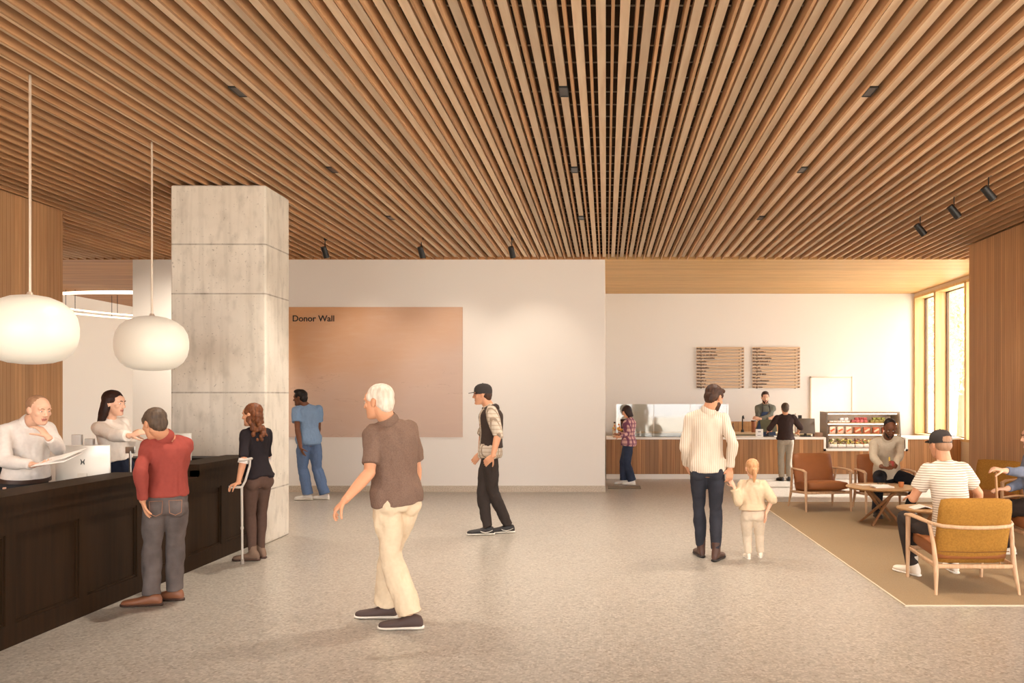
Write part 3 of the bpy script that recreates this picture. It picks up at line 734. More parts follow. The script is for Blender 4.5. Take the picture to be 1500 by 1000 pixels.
# ring pendants in the hall
ringm = mat('ring diffuser', (250,240,220), .4, emit=(255,236,206), estr=1.6)
for (r, z, lab, cx_, cy_) in ((2.75,3.56,'large curved white ring light, inner loop, hanging in the hall behind the column',-9.0,17.7), (2.98,3.50,'large curved white ring light, outer loop, hanging in the hall behind the column',-9.0,17.7)):
    t = thing('ring_light', (cx_, cy_, z), lab, 'ceiling light', 'concentric ring lights in the hall')
    MB().tube([(cx_+r*math.cos(a), cy_+r*math.sin(a), z) for a in np.linspace(0, 2*math.pi, 73)[:-1]],   .017, n=10, closed=True).build('ring_tube', ringm, t)
    for a in (150, 172, 195, 218, 246, 290, 10, 60):
        q = math.radians(a); p = V(cx_+r*math.cos(q), cy_+r*math.sin(q), z); MB().cyl(p, p*V(1,1,0)+V(0,0,CH), .006).build('cable', blackm, t)
# ---------------------------------------------------------------- reception desk
t = thing('reception_desk', (-4.3,6.5,0), 'long dark brown panelled reception desk running from the foreground to the column', 'reception desk')
X0 = -3.92
panels = [(a, a+.655) for a in (3.95,4.69,5.44,6.19,6.94,7.69)]+[(8.44,9.02)]
# rebuild front cleanly: carcass + frames
mb = MB(); mb.box(X0-.06, X0-.022, 3.9, 9.10, 0, .86); e = 3.9
for a, b in panels:
    mb.box(X0-.0225, X0, e, a, .0, .86); e = b
    mb.box(X0-.0225, X0, a, b, 0, .145); mb.box(X0-.0225, X0, a, b, .74, .86)
mb.box(X0-.0225, X0, e, 9.10, 0, .86)
mb.build('front_panel', deskm, t, smooth=False)
for a, b in panels:
    q = MB(); 
    for (y0, y1, z0, z1) in ((a, a+.018, .145, .74), (b-.018, b, .145, .74), (a+.018, b-.018, .145, .163), (a+.018, b-.018, .722, .74)): q.box(X0-.022, X0-.010, y0, y1, z0, z1)
    q.build('panel_moulding', deskm, t, smooth=False)
MB().box(X0-.30, X0+.03, 3.88, 7.02, .94, .998).box(X0-.06, X0+.012, 3.9, 7.02, .86, .94).build('ledge', deskm, t, smooth=False)
MB().box(X0-.30, X0+.03, 7.83, 9.10, .94, .998).box(X0-.06, X0+.012, 7.83, 9.10, .86, .94).box(X0-.30, X0+.012, 7.83, 7.87, .86, .94).build('ledge', deskm, t, smooth=False)
MB().box(X0-.55, X0+.03, 7.02, 7.83, .84, .88).build('low_counter', deskm, t, smooth=False)
MB().box(X0-.95, X0-.06, 3.9, 8.80, .705, .74).box(X0-.95, X0-.91, 3.9, 8.8, 0, .705).build('worktop', mat('black worktop', (30,24,18), .5), t, smooth=False)
MB().box(-6.88, X0-.06, 8.80, 9.10, 0, .985).build('return_panel', mat('black return', (16,12,8), .6), t, smooth=False)
alum = mat('silver aluminium', (214,206,194), .35, metal=.35, spec=.5)
def monitor(px, py0, py1, w, d, yaw, lab, logo=False):
    """all-in-one computer seen from behind"""
    c = W(px, (py0+py1)/2, d); hh = abs(py1-py0)*d/F_/2
    c = V(c[0], c[1], 0.74+.13+hh); a = math.radians(yaw); u = V(math.cos(a), math.sin(a), 0); f = V(-u[1], u[0], 0)
    t = thing('desktop_computer', (c[0], c[1], .74), lab, 'computer')
    mb = MB(); mb.rbox(c, u*w/2, f*.010, V(0,0,hh), .008); mb.build('screen_housing', alum, t)
    MB().rbox(c+f*.012, u*(w/2-.008), f*.003, V(0,0,hh-.008), .002).build('screen', mat('screen dark', (22,22,26), .15), t)
    s = MB(); s.add([c+f*a+u*b+V(0,0,z) for z, a, w_ in ((-hh*.30,-.010,.036),(.752-c[2],-.085,.046)) for b, a in ((-w_, a), (w_, a), (w_, a-.008), (-w_, a-.008))], [(3,2,1,0),(4,5,6,7),(0,1,5,4),(1,2,6,5),(2,3,7,6),(3,0,4,7)])
    s.rbox(V(c[0], c[1], .746)-f*.04, u*.09, f*.08, V(0,0,.005), .004); s.build('stand', alum, t)
    if logo:
        l = MB(); g = c-f*.0115+V(0,0,hh*.22)
        for sx in (-1, 1):
            l.tube([g+u*sx*.016+V(0,0,.024), g+u*sx*.006, g+u*sx*.014+V(0,0,-.022)], [.002,.006,.003], n=6)
        l.obox(g, u*.008, f*.001, V(0,0,.004)); l.build('logo', mat('logo grey', (60,56,50), .5), t)
    return t
monitor(122, 649, 712, .43, 6.95, 8, 'silver desktop computer seen from behind on the desk beside the bald man', True)
monitor(251, 636, 694, .40, 8.35, 4, 'silver desktop computer seen from behind between the man in red and the column')
# second screen behind
monitor(106, 651, 700, .44, 7.45, 6, 'white computer screen standing behind the nearest computer on the desk')
p = W(121, 640, 7.7)
t = thing('card_holder', (p[0], p[1], .74), 'white upright card holder behind the nearest computer', 'card holder')
MB().rbox((p[0]-.05, p[1], 1.09), (.045,0,0), (0,.02,0), (0,0,.20), .006).build('card', whitep, t); MB().rbox((p[0]+.05, p[1]+.03, 1.07), (.04,0,0), (0,.02,0), (0,0,.18), .006).build('card', whitep, t)
MB().rbox((p[0], p[1], .82), (.11,0,0), (0,.05,0), (0,0,.08), .01).build('base', whitep, t)
p = W(191, 665, 7.6)
t = thing('desk_stand', (p[0], p[1], .74), 'thin metal desk stand in front of the woman receptionist', 'stand')
MB().cyl((p[0], p[1], .745), (p[0], p[1], 1.14), .012).build('pole', steel, t); MB().cyl((p[0], p[1], .742), (p[0], p[1], .76), .07).build('base', steel, t); MB().rbox((p[0], p[1], 1.15), (.045,0,0), (0,.006,0), (0,0,.03), .004).build('holder', steel, t)
# ---------------------------------------------------------------- cafe counter
t = thing('cafe_counter', (3.5,16.5,0), 'long cafe counter with walnut board front and white top along the back', 'counter')
YF = 16.3; NX0, NX1 = 4.37, 5.95
MB().box(.0, NX0, YF, YF+.04, .10, .79).box(NX0, NX1, YF, YF+.04, .10, .56).box(NX1, 7.06, YF, YF+.04, .10, .79).build('front_board', caspan, t, smooth=False)
MB().box(.0, 7.06, YF+.02, YF+.07, 0, .10).build('plinth', plinthw, t, smooth=False)
mb = MB(); mb.box(0, NX0, YF-.02, YF+.72, .79, .83).box(NX1, 7.06, YF-.02, YF+.72, .79, .83)
mb.box(NX0-.045, NX0, YF-.02, YF+.06, .56, .79).box(NX1, NX1+.045, YF-.02, YF+.06, .56, .79).box(NX0-.045, NX1+.045, YF-.02, YF+.72, .56, .60); mb.build('worktop', plinthw, t, smooth=False)
MB().box(0, 7.06, YF+.66, YF+.70, .0, .56).build('back_board', mat('carcass', (120,90,60), .7), t, smooth=False)
# sneeze guard
t = thing('glass_guard', (1.3,16.45,.83), 'tall reflective glass guard on the cafe counter beside the woman in plaid', 'glass screen')
for a, b in ((.23,.95),(.96,1.68),(1.69,2.42)): MB().box(a, b, 16.42, 16.432, .83, 1.49).build('glass_panel', guardglass, t, smooth=False)
for a_ in (.20, 2.42): MB().box(a_, a_+.03, 16.40, 16.45, .83, 1.49).build('end_post', steel, t, smooth=False)
# things behind the guard: a tray rail and pans
t = thing('serving_well', (1.3,16.75,.83), 'steel serving well on the counter behind the glass guard', 'serving well')
MB().rbox((1.3,16.75,.86), (1.0,0,0), (0,.2,0), (0,0,.03), .01).build('well', steel, t)
# condiment items at left end
cols = [((206,170,80),'yellow'),((176,92,50),'rust'),((226,214,190),'cream'),((120,70,40),'brown')]
def bottle(x, y, z, r, h, col, lab, cat, grp, capc=(60,40,30), name='bottle', neck=True):
    t = thing(name, (x, y, z), lab, cat, grp)
    pr = [(r*.9,0),(r,.01),(r,h*.62),(r*.45,h*.78),(r*.4,h*.92)] if neck else [(r*.9,0),(r,.01),(r,h*.9)]
    MB().lathe((x, y, z), pr, n=16).build('container', mat('pack %d %d %d' % col, col, .4), t)
    MB().lathe((x, y, z+pr[-1][1]), [(pr[-1][0]*1.15,0),(pr[-1][0]*1.15,h*.09)], n=14).build('lid', mat('lid %d %d %d' % capc, capc, .5), t)
bottle(.17, 16.5, .83, .045, .30, (224,206,176), 'cream coloured bottle at the far left end of the cafe counter', 'bottle', None)
bottle(.34, 16.5, .83, .05, .36, (150,84,48), 'tall rust brown canister at the left end of the cafe counter', 'canister', None, neck=False, name='canister')
t = thing('flower_vase', (.30,16.42,.83), 'low yellow flower arrangement at the left end of the cafe counter', 'flowers')
MB().lathe((.30,16.42,.83), [(.05,0),(.07,.05),(.06,.10)], n=16).build('vase', mat('clay', (170,110,66), .6), t)
mb = MB(); r = np.random.RandomState(3)
for i in range(26): mb.ell((.30+r.normal()*.07, 16.42+r.normal()*.04, .83+.13+abs(r.normal())*.05), [(.022,0,0),(0,.022,0),(0,0,.018)], i % 2, 8, 5)
mb.build('blossom', [mat('yellow petal', (226,178,70), .6), mat('orange petal', (214,120,58), .6)], t)
# menu boards
bw = wood('menu oak', (204,176,146), (188,158,126), (.1,1,1), 14, rough=.55); ink = mat('menu ink', (60,36,22), .7)
r = np.random.RandomState(11)
for bi, (xa, xb, lab) in enumerate(((1020,1090,'left wooden slat menu board on the cafe wall'),(1102,1172,'right wooden slat menu board on the cafe wall'))):
    A = W(xa, 508, 18.76); B = W(xb, 569, 18.76)
    t = thing('menu_board', ((A[0]+B[0])/2, 18.78, (A[2]+B[2])/2), lab, 'menu board', 'menu boards on the cafe wall')
    st = (A[2]-B[2])/13
    L0 = [.62,.60,.66,.58,.30,.32,.40,.30,.24,.26,.30,.28,.26] if bi == 0 else [.24,.42,.40,.62,.56,.50,.24,.30,.42,.22,.52,.46,.32]
    for k in range(13):
        z1 = A[2]-k*st; z0 = z1-st*.80
        s = MB().box(A[0], B[0], 18.752, 18.768, z0, z1).build('menu_slat', bw, t, smooth=False)
        q = MB(); x = A[0]+.012
        while x < A[0]+(B[0]-A[0])*L0[k]*.66:
            w = r.uniform(.010,.020); hh = r.choice([.034,.026,.026]); q.box(x, x+w*.78, 18.748, 18.7525, z0+.004, z0+.004+hh); x += w+(.018 if r.rand() < .12 else .002)
        q.box(B[0]-.055, B[0]-.042, 18.748, 18.7525, z0+.004, z0+.032).box(B[0]-.036, B[0]-.022, 18.748, 18.7525, z0+.004, z0+.030)
        q.build('lettering', ink, s, smooth=False)
    MB().box(A[0]+.1, A[0]+.12, 18.768, 18.8, B[2], A[2]).box(B[0]-.12, B[0]-.10, 18.768, 18.8, B[2], A[2]).build('backing_rail', blackm, t, smooth=False)
# back counter with tiled splash
t = thing('back_counter', (2.9,18.4,0), 'back counter with tan splash behind the barista', 'counter')
MB().box(.3, 4.55, 18.2, 18.75, 0, .80).build('carcass', mat('olive cabinet', (96,96,58), .7), t, smooth=False); MB().box(.28, 4.57, 18.15, 18.76, .80, .84).build('worktop', mat('stone top', (206,178,140), .5), t, smooth=False)
MB().box(2.6, 4.0, 18.73, 18.765, .84, 1.07).build('splashback', wood('splash tile', (196,152,102), (172,128,82), (1,1,1), 8, board=.3, bvec=(1,0,0), bwidth=.12, line=.05), t, smooth=False)
t = thing('tap', (3.06,18.4,.84), 'dark tap on the back counter left of the barista', 'tap')
MB().cyl((3.06,18.4,.84), (3.06,18.4,.90), .035, .03).build('base', blackm, t); MB().tube([(3.06,18.4,.88),(3.06,18.4,1.16),(3.06,18.37,1.20),(3.06,18.28,1.21),(3.06,18.22,1.15)], .013).build('spout', blackm, t)
for x, r_, h_, c_, lab in ((3.30,.05,.27,(150,92,60),'tall copper coloured canister on the back counter beside the tap'),(3.42,.045,.14,(176,70,44),'short red jar on the back counter left of the barista'),(2.84,.03,.20,(110,80,50),'slim brown bottle on the back counter left of the tap')):
    bottle(x, 18.35, .84, r_, h_, c_, lab, 'bottle', None, neck=(r_ < .04), name='bottle' if r_ < .04 else 'canister')
# green tray + point of sale
t = thing('menu_card', (3.07,16.42,.83), 'small white card standing on the counter left of the customer', 'card')
MB().rbox((3.07,16.42,.91), (.075,0,0), (0,.006,0), (0,0,.08), .004).build('card_face', whitep, t); MB().box(3.03, 3.11, 16.414, 16.4145, .86, .868).box(3.04, 3.10, 16.4135, 16.4145, .93, .945).build('lettering', darkm, t, smooth=False); MB().rbox((3.07,16.43,.835), (.08,0,0), (0,.03,0), (0,0,.005), .003).build('foot', whitep, t)
def pos(x, y, z0, w, h, yaw, m, lab):
    a = math.radians(yaw); u = V(math.cos(a), math.sin(a), 0); f = V(-u[1], u[0], 0); t = thing('order_screen', (x, y, z0), lab, 'point of sale screen', None)
    MB().rbox(V(x, y, z0+.22), u*w/2, f*.012+V(0,0,.0), V(0,0,h/2)+f*.05, .008).build('screen', m, t)
    MB().cyl((x, y+.05, z0), (x, y+.02, z0+.2), .03, .02).build('stand', darkm, t); MB().rbox((x, y+.06, z0+.01), (.11,0,0), (0,.08,0), (0,0,.01), .008).build('base', darkm, t)
pos(3.28, 16.55, .83, .33, .24, 4, mat('tablet back', (86,86,66), .4), 'dark tablet screen on the counter in front of the barista')
pos(4.02, 16.50, .83, .36, .30, -8, mat('register back', (92,80,68), .45), 'brown order screen on the counter right of the customer')
t = thing('coffee_grinder', (3.93,17.0,.83), 'white drinks tap tower with dark knobs behind the customer', 'tap tower')
MB().rbox((3.93,17.0,1.06), (.022,0,0), (0,.03,0), (0,0,.23), .01).build('tower', whitep, t); MB().rbox((3.86,17.0,1.20), (.03,0,0), (0,.03,0), (0,0,.055), .008).build('valve', darkm, t); MB().rbox((4.02,17.0,1.22), (.035,0,0), (0,.03,0), (0,0,.035), .008).build('valve', darkm, t)
t.name = 'tap_tower'
for k, (x, lab) in enumerate(((4.16,'small brown box at the left foot of the display case'),)):
    t = tag(MB().rbox((4.26,16.5,.875), (.085,0,0), (0,.08,0), (0,0,.045), .006).build('box', mat('brown box', (120,86,60), .6), None, (4.26,16.5,.83)), lab, 'box')
# display case
t = thing('display_case', (5.16,16.6,.60), 'glass fronted food display case sunk into the cafe counter', 'display case')
cx0, cx1 = 4.42, 5.90; CY0, CY1 = 16.36, 16.95
MB().box(cx0, cx1, CY0, CY1, .60, .625).build('base', steel, t, smooth=False)
MB().box(cx0, cx1, CY1-.02, CY1, .625, 1.33).build('back_panel', mat('case back', (222,206,186), .5), t, smooth=False)
MB().box(cx0, cx1, CY0+.10, CY1, 1.30, 1.335).build('top', mat('case top', (150,134,116), .4), t, smooth=False)
for x in (cx0, cx1-.025): MB().add([(x,CY0,.625),(x,CY1,.625),(x,CY1,1.30),(x,CY0+.10,1.30),(x+.025,CY0,.625),(x+.025,CY1,.625),(x+.025,CY1,1.30),(x+.025,CY0+.10,1.30)], [(0,1,2,3),(7,6,5,4),(0,4,5,1),(3,2,6,7),(0,3,7,4),(1,5,6,2)]).build('side_frame', mat('case frame', (128,110,94), .4), t, smooth=False)
MB().add([(cx0,CY0,.625),(cx1,CY0,.625),(cx1,CY0+.10,1.30),(cx0,CY0+.10,1.30),(cx0,CY0+.006,.625),(cx1,CY0+.006,.625),(cx1,CY0+.106,1.30),(cx0,CY0+.106,1.30)], [(0,1,2,3),(7,6,5,4),(0,4,5,1),(3,2,6,7),(0,3,7,4),(1,5,6,2)]).build('front_glass', caseglass, t, smooth=False)
shz = (.88, 1.10)
for z in shz: MB().box(cx0+.03, cx1-.03, CY0+.12, CY1-.02, z, z+.015).build('shelf', mat('shelf wood', (176,140,96), .5), t, smooth=False)
for z in (1.296, shz[0]-.004, shz[1]-.004):  # glowing strips added to brighten the inside of the case
    MB().box(cx0+.05, cx1-.05, CY0+.125, CY0+.145, z-.012, z).build('light_strip', mat('case light', (255,240,220), .4, emit=(255,232,204), estr=6), t, smooth=False)
# contents: boxes and salads
def pack(x, y, z, w, d, h, c, lab, cat='food box', grp=None, c2=None, nm='food_box'):
    t = thing(nm, (x, y, z), lab, cat, grp); MB().rbox((x, y, z+h/2), (w/2,0,0), (0,d/2,0), (0,0,h/2), .006).build('carton', mat('carton %d %d %d' % c, c, .5), t)
    if c2:
        MB().obox((x, y-d/2-.001, z+h*.5), (w*.36,0,w*.20), (0,.002,0), (-.008,0,.014)).build('print', mat('print %d %d %d' % c2, c2, .5), t, smooth=False)
for k in range(5):
    pack(4.56+k*.085, 16.66, shz[1]+.015, .075, .10, .035, (240,236,230), 'small white tub in the lower row at the left of the top shelf', 'tub', 'white tubs on the top shelf', nm='tub')
for k in range(2): pack(4.78+k*.09, 16.66, shz[1]+.055, .075, .10, .055, (232,232,236), 'white tub stacked on other white tubs on the top shelf', 'tub', 'stacked white tubs on the top shelf', nm='tub')
for k in range(4): pack(5.02+k*.082, 16.66, shz[1]+.015, .072, .10, .055, (196,104,104), 'pink box in the lower row at the middle of the top shelf', 'food box', 'pink boxes, lower row')
for k in range(3): pack(5.09+k*.082, 16.66, shz[1]+.072, .072, .10, .045, (176,70,74), 'pink box in the upper row at the middle of the top shelf', 'food box', 'pink boxes, upper row')
for k in range(4): pack(5.40+k*.085, 16.66, shz[1]+.015, .075, .10, .055, (150,140,72), 'green box in the lower row at the right of the top shelf', 'food box', 'green boxes, lower row')
for k in range(3): pack(5.45+k*.085, 16.66, shz[1]+.072, .075, .10, .045, (128,132,56), 'green box in the upper row at the right of the top shelf', 'food box', 'green boxes, upper row')
for k in range(3): pack(4.58+k*.165, 16.62, shz[0]+.015, .115, .08, .135, (236,206,184), 'pale carton with an orange slash on the middle shelf of the display case', 'food carton', 'orange striped cartons', c2=(222,96,52))
for k in range(4): pack(5.09+k*.19, 16.62, shz[0]+.015, .13, .08, .125, (176,92,56), 'terracotta carton on the middle shelf of the display case', 'food carton', 'terracotta cartons', c2=(232,200,170))
r = np.random.RandomState(9); sc = [(206,190,96),(120,132,60),(232,214,160),(160,80,44),(222,200,120),(96,60,36)]
for k in range(8):
    x = 4.55+k*.172; z = .625
    t = thing('salad_tray', (x, 16.55, z), 'tray of mixed salad on the bottom deck of the display case', 'food tray', 'salad trays on the bottom deck')
    MB().rbox((x, 16.55, z+.03), (.078,0,0), (0,.14,0), (0,0,.03), .01).build('tray', plinthw, t)
    mb = MB(); pal = r.choice(6, 3, replace=False)
    for i in range(34):
        q = r.uniform(.013,.024); mb.ell((x+r.uniform(-.066,.066), 16.55+r.uniform(-.12,.12), z+.06+r.uniform(0,.10)), [(q,0,0),(0,q,0),(0,0,q*.8)], int(r.randint(3)), 8, 5)
    f = mb.build('salad', [mat('salad %d' % j, sc[j], .6) for j in pal], t); f['kind'] = 'stuff'
# ---------------------------------------------------------------- the people
pap_ = mat('sheet paper', (240,234,226), .8); ashw_ = wood('cane wood', (196,150,104), (170,124,82), (3,3,.3), 20)
def skinm(n, rgb): return mat('skin '+n, rgb, .5, var=.04, vscale=14, spec=.35)
sk_pale = skinm('pale', (226,176,146)); sk_tan = skinm('tan', (206,148,112)); sk_dark = skinm('dark', (112,70,46)); sk_mid = skinm('mid', (190,132,98))
lips = mat('lips', (176,104,88), .5); lipsd = mat('lips dark', (100,58,48), .5)
def hairm(n, a, b): return mat('hair '+n, a, .55, rgb2=b, vscale=26, stretch=(2,2,.3), spec=.3)
h_grey = hairm('grey', (196,182,162), (226,214,196)); h_salt = hairm('salt', (96,78,62), (72,56,44)); h_black = hairm('black', (34,26,22), (22,17,14)); h_dk = hairm('dark brown', (78,50,34), (52,33,22))
h_br = hairm('brown', (104,62,36), (74,44,26)); h_long = hairm('deep brown', (52,27,18), (36,19,13)); h_aub = hairm('auburn', (120,70,38), (84,46,24)); h_red = hairm('strawberry', (206,158,112), (176,124,82)); h_stub = hairm('stubble', (168,128,98), (150,112,84))
def fab(n, rgb, var=.035, **k): return mat('fabric '+n, rgb, k.pop('rough', .9), var=var, vscale=k.pop('vscale', 40), bump=.05, bscale=180, spec=k.pop('spec', .15), **k)
denim = lambda n, rgb: mat('denim '+n, rgb, .9, var=.2, vscale=7, bump=.25, bscale=260, spec=.12)
sole_w = mat('white sole', (222,214,200), .6); sole_d = mat('dark sole', (38,30,26), .7); sole_b = mat('brown sole', (70,46,34), .7)
belt_b = mat('brown belt', (62,40,28), .5)

# 1 bald receptionist
p = Person(label='bald man in white shirt behind the reception desk, one hand on his chin', h=1.70, d=6.7, pel=(36,728,6.75), neck=(40,617,6.70), head=(57,601,6.62), phi=-32, phis=-28, hy=-24, hp=10, belly=.03, vox=.0055,
  arm={'R': ((49,681,6.42), (-.5,-.3,-.8)), 'L': ((70,640,6.50), (.5,.2,-1))}, leg={'R': ((30,868,6.7),), 'L': ((52,868,6.8),)}, fd=-35,
  hd_R=dict(dir=(.9,-.1,.1), palm=(0,.1,1), curl=.35), hd_L=dict(dir=(-.55,-.15,.8), palm=(-.7,0,-.4), curl=.75))
p.body(sk_pale, lips).eyes(h_stub); p.hair(h_stub, 'buzz', amp=.0006); p.trousers(fab('charcoal', (52,50,50)), top=.15)
p.shirt(fab('white cotton', (226,216,206)), hem=.10, sleeve=1.92, ease=.030, amp=.009, seed=2, cuff=.006); p.collar(fab('white cotton', (226,216,206)), .074, .060); p.belt(belt_b, .12, .03); p.shoes(mat('black shoe', (30,26,24), .4), sole_d)
w = p.Wr['R']; t = thing('paper_sheets', tuple(w+V(.12,-.05,.05)), 'white sheets of paper held by the bald man behind the desk', 'papers')
MB().rbox(w+V(.20,-.02,.045), (.14,-.02,.02), (.02,.09,.03), (0,0,.003), .002).rbox(w+V(.21,.0,.062), (.14,-.02,.035), (.02,.09,.03), (0,0,.002), .001).build('sheet', pap_, t)
# 2 woman receptionist
p = Person(label='woman with long straight dark hair and a white blouse behind the reception desk', h=1.70, fem=True, pel=(174,688,7.75), neck=(160,613,7.7), head=(167.5,591,7.66), phi=-18, phis=-14, hy=-6, hp=4, vox=.0055,
  arm={'R': ((192,638,7.30), (-.2,-.4,-1)), 'L': ((195,636,7.75), (-.2,.2,-1))}, leg={'R': ((172,836,7.65),), 'L': ((180,836,7.85),)}, fd=-15,
  hd_R=dict(dir=(.8,.1,.35), palm=(0,.6,-.6), curl=.5), hd_L=dict(dir=(.8,-.1,.3), palm=(0,-.7,-.6), curl=.5))
p.body(sk_pale, lips).eyes(h_dk); p.hair(h_long, 'long', amp=.003); p.trousers(fab('navy', (34,38,52)), top=.30, hem=.02)
p.shirt(fab('cream blouse', (236,224,210)), hem=.26, sleeve=1.85, ease=.028, amp=.007, seed=5, cuff=.012, sease=.032); p.shoes(mat('black shoe', (30,26,24), .4), sole_d)
w = (p.Wr['R']+p.Wr['L'])/2+V(.09,0,.03); t = thing('folded_leaflet', tuple(w), 'white leaflet in the hands of the woman receptionist', 'leaflet'); MB().rbox(w, (.05,0,.02), (0,.10,0), (-.001,0,.004), .002).build('sheet', pap_, t)
# 3 man in red
p = Person(label='man in a red long sleeved shirt and grey jeans leaning at the reception desk', h=1.66, pel=(243,733,6.42), neck=(246,639,6.40), head=(226,621,6.30), phi=118, phis=126, hy=152, hp=16, sh=.84, wd=.93, slouch=.02, belly=.02, vox=.005,
  arm={'L': ((209,733,6.22), (.2,-.8,-.2)), 'R': ((240,697,6.72), (.9,-.3,-.5))}, leg={'L': ((222,887),(-.6,.8,0)), 'R': ((255,879),(-.5,.9,0))}, fd={'L':188,'R':178},
  hd_L=dict(dir=(.0,.45,-.95), palm=(.8,.4,0), curl=.3), hd_R=dict(dir=(-.9,.2,.0), palm=(0,0,-1), curl=.3))
p.body(sk_tan, lips).eyes(h_salt); p.hair(h_salt, 'short', amp=.003)
p.trousers(denim('grey', (98,88,84)), top=.20, ease=.018, hem=.016, seat=1, amp=.008)
p.shirt(fab('brick red', (150,70,60)), hem=.12, sleeve=1.95, ease=.028, amp=.010, seed=9, cuff=.008); p.collar(fab('brick red', (150,70,60)), .070, .05); p.shoes(mat('tan leather shoe', (132,82,54), .5), sole_b, L=1.12)
o = MB(); 
for sg, px in ((1, .07), (-1, -.07)):
    c = p.spine(-.02)[0]+p.Rh*px*p.s-p.Fh*.138*p.s; 
    o.tube([c+p.Rh*-.045+V(0,0,.045), c+p.Rh*.045+V(0,0,.045), c+p.Rh*.04+V(0,0,-.05), c+V(0,0,-.07), c+p.Rh*-.04+V(0,0,-.05)], .0025, n=6, closed=True)
o.build('pocket_stitching', mat('stitch', (160,110,80), .8), p.root, p.base)
# 4 woman with crutch
p = Person(label='woman with curly brown hair and black top leaning on a grey forearm crutch', h=1.62, fem=True, pel=(377,706,8.15), neck=(375,626,8.15), head=(369,608,8.10), phi=150, phis=150, hy=172, hp=4, sh=.92, wd=.95, vox=.0055,
  arm={'L': ((349,707,7.88), (.4,-.5,-.1)), 'R': ((384,694,8.5), (.9,.1,-.5))}, leg={'L': ((370,821),(-.5,.8,0)), 'R': ((382,817),(-.5,.8,0))}, fd={'L':182,'R':150},
  hd_L=dict(dir=(-.75,-.25,-.3), palm=(.1,.2,-1), curl=1.1), hd_R=dict(dir=(-.9,.2,-.3), palm=(0,0,-1), curl=.6))
p.body(sk_tan, lips).eyes(h_dk); p.hair(h_aub, 'curly', amp=.004)
p.trousers(fab('brown leggings', (92,70,60)), top=.24, ease=.006, hem=0, seat=1, amp=.004)
p.shirt(fab('black knit', (40,34,36)), hem=.06, sleeve=.98, ease=.022, amp=.008, seed=4, sease=.022)
for k in 'LR':
    d_ = nrm(p.Wr[k]-p.E[k]); MB().cap(p.E[k]-d_*.0, p.E[k]+d_*.045, [(0,.046),(1,.048)], e0=False, e1=False).build('cuff', fab('white cotton', (226,216,206)), p.root, p.base)
p.shoes(mat('suede boot', (120,94,76), .8), sole_b, high=.03)
w = p.Wr['L']+V(-.03,-.01,-.035); tip = G(355,826); top = p.E['L']+V(.01,-.01,-.05); g0 = w+V(.055,.03,-.01)
t = thing('forearm_crutch', tuple(tip), 'light grey forearm crutch held by the woman in black', 'crutch'); cg = mat('crutch grey', (196,186,174), .4)
MB().cyl(tip+V(0,0,.03), g0, .010, .012).build('shaft', cg, t); MB().cyl(tip, tip+V(0,0,.05), .018, .015).build('foot', mat('rubber grey', (150,140,128), .8), t)
MB().cyl(g0+V(.01,.005,0), g0-V(.105,.045,-.008), .013).build('grip', cg, t); MB().tube([g0, g0+V(.03,.01,.06), top+V(.05,.0,-.02), top+V(.055,0,.05)], .011).build('upper_shaft', cg, t)
MB().tube([top+V(.055,0,.05)+V(.0,-.04,0), top+V(.02,-.055,.04), top+V(-.03,-.045,.035)], [.012,.014,.012]).tube([top+V(.055,0,.05)+V(.0,-.04,0), top+V(.06,.02,.05), top+V(.03,.05,.04)], .012).build('cuff', cg, t)
MB().cyl(tip+(g0-tip)*.46, tip+(g0-tip)*.49, .0145).build('collar', cg, t)
# 5 nurse
p = Person(label='man in blue medical scrubs walking left past the donor panel', h=1.75, pel=(453,667,12.9), neck=(450,594,12.9), head=(439.5,583,12.85), phi=130, phis=126, hy=176, hp=6, vox=.007,
  arm={'L': ((441,660,12.65), (-.1,-1,0)), 'R': ((459,662,13.2), (.9,.1,0))}, leg={'L': ((451,732),(-.8,.6,0)), 'R': ((476,731.5),(-.8,.6,0))}, fd={'L':180,'R':170}, hd_L=dict(dir=(.35,.1,-1), palm=(.7,.6,0), curl=.3))
p.body(sk_dark, lipsd).eyes(h_black); p.hair(h_black, 'tall', amp=.003)
sb = fab('scrub blue', (124,148,176)); p.trousers(fab('scrub trouser', (98,118,150)), top=.16, ease=.026, hem=.022, amp=.010)
p.shirt(sb, hem=-.10, sleeve=.62, ease=.028, flare=.02, amp=.010, seed=6, sease=.030); p.shoes(mat('white trainer', (226,218,208), .6), sole_w)
# 6 foreground old man
p = Person(label='older white haired man in brown polo shirt and cream trousers walking in the foreground', h=1.76, pel=(583,742,5.82), neck=(572,618,5.80), head=(554,589,5.74), phi=132, phis=128, hy=163, hp=5, belly=.03, sh=.84, wd=.95, slouch=.02, vox=.0045,
  arm={'L': ((505,733,5.45), (.5,-.2,-.9)), 'R': ((606,735,6.05), (.9,-.3,-.2))}, leg={'L': ((603,921),(-.8,.5,0)), 'R': ((566,905),(-.8,.5,0))}, fd={'L':181,'R':178},
  hd_L=dict(dir=(-.75,-.12,-.75), palm=(.75,.35,-.5), curl=.95), hd_R=dict(dir=(-.1,.1,-1), palm=(-.6,.7,0), curl=.5))
p.body(sk_tan, lips).eyes(h_grey); p.hair(h_grey, 'short', amp=.002, vol=-.002)
p.trousers(fab('cream chino', (212,190,160), var=.03), top=.14, ease=.026, hem=.030, seat=1, amp=.012, length=1.95)
pol = fab('brown melange', (118,94,80), var=.12, vscale=120); p.shirt(pol, hem=-.05, sleeve=.80, ease=.032, flare=.012, amp=.012, seed=12, sease=.026); p.collar(pol, .074, .045)
p.shoes(mat('brown mesh trainer', (70,52,46), .7), sole_w, L=1.10)
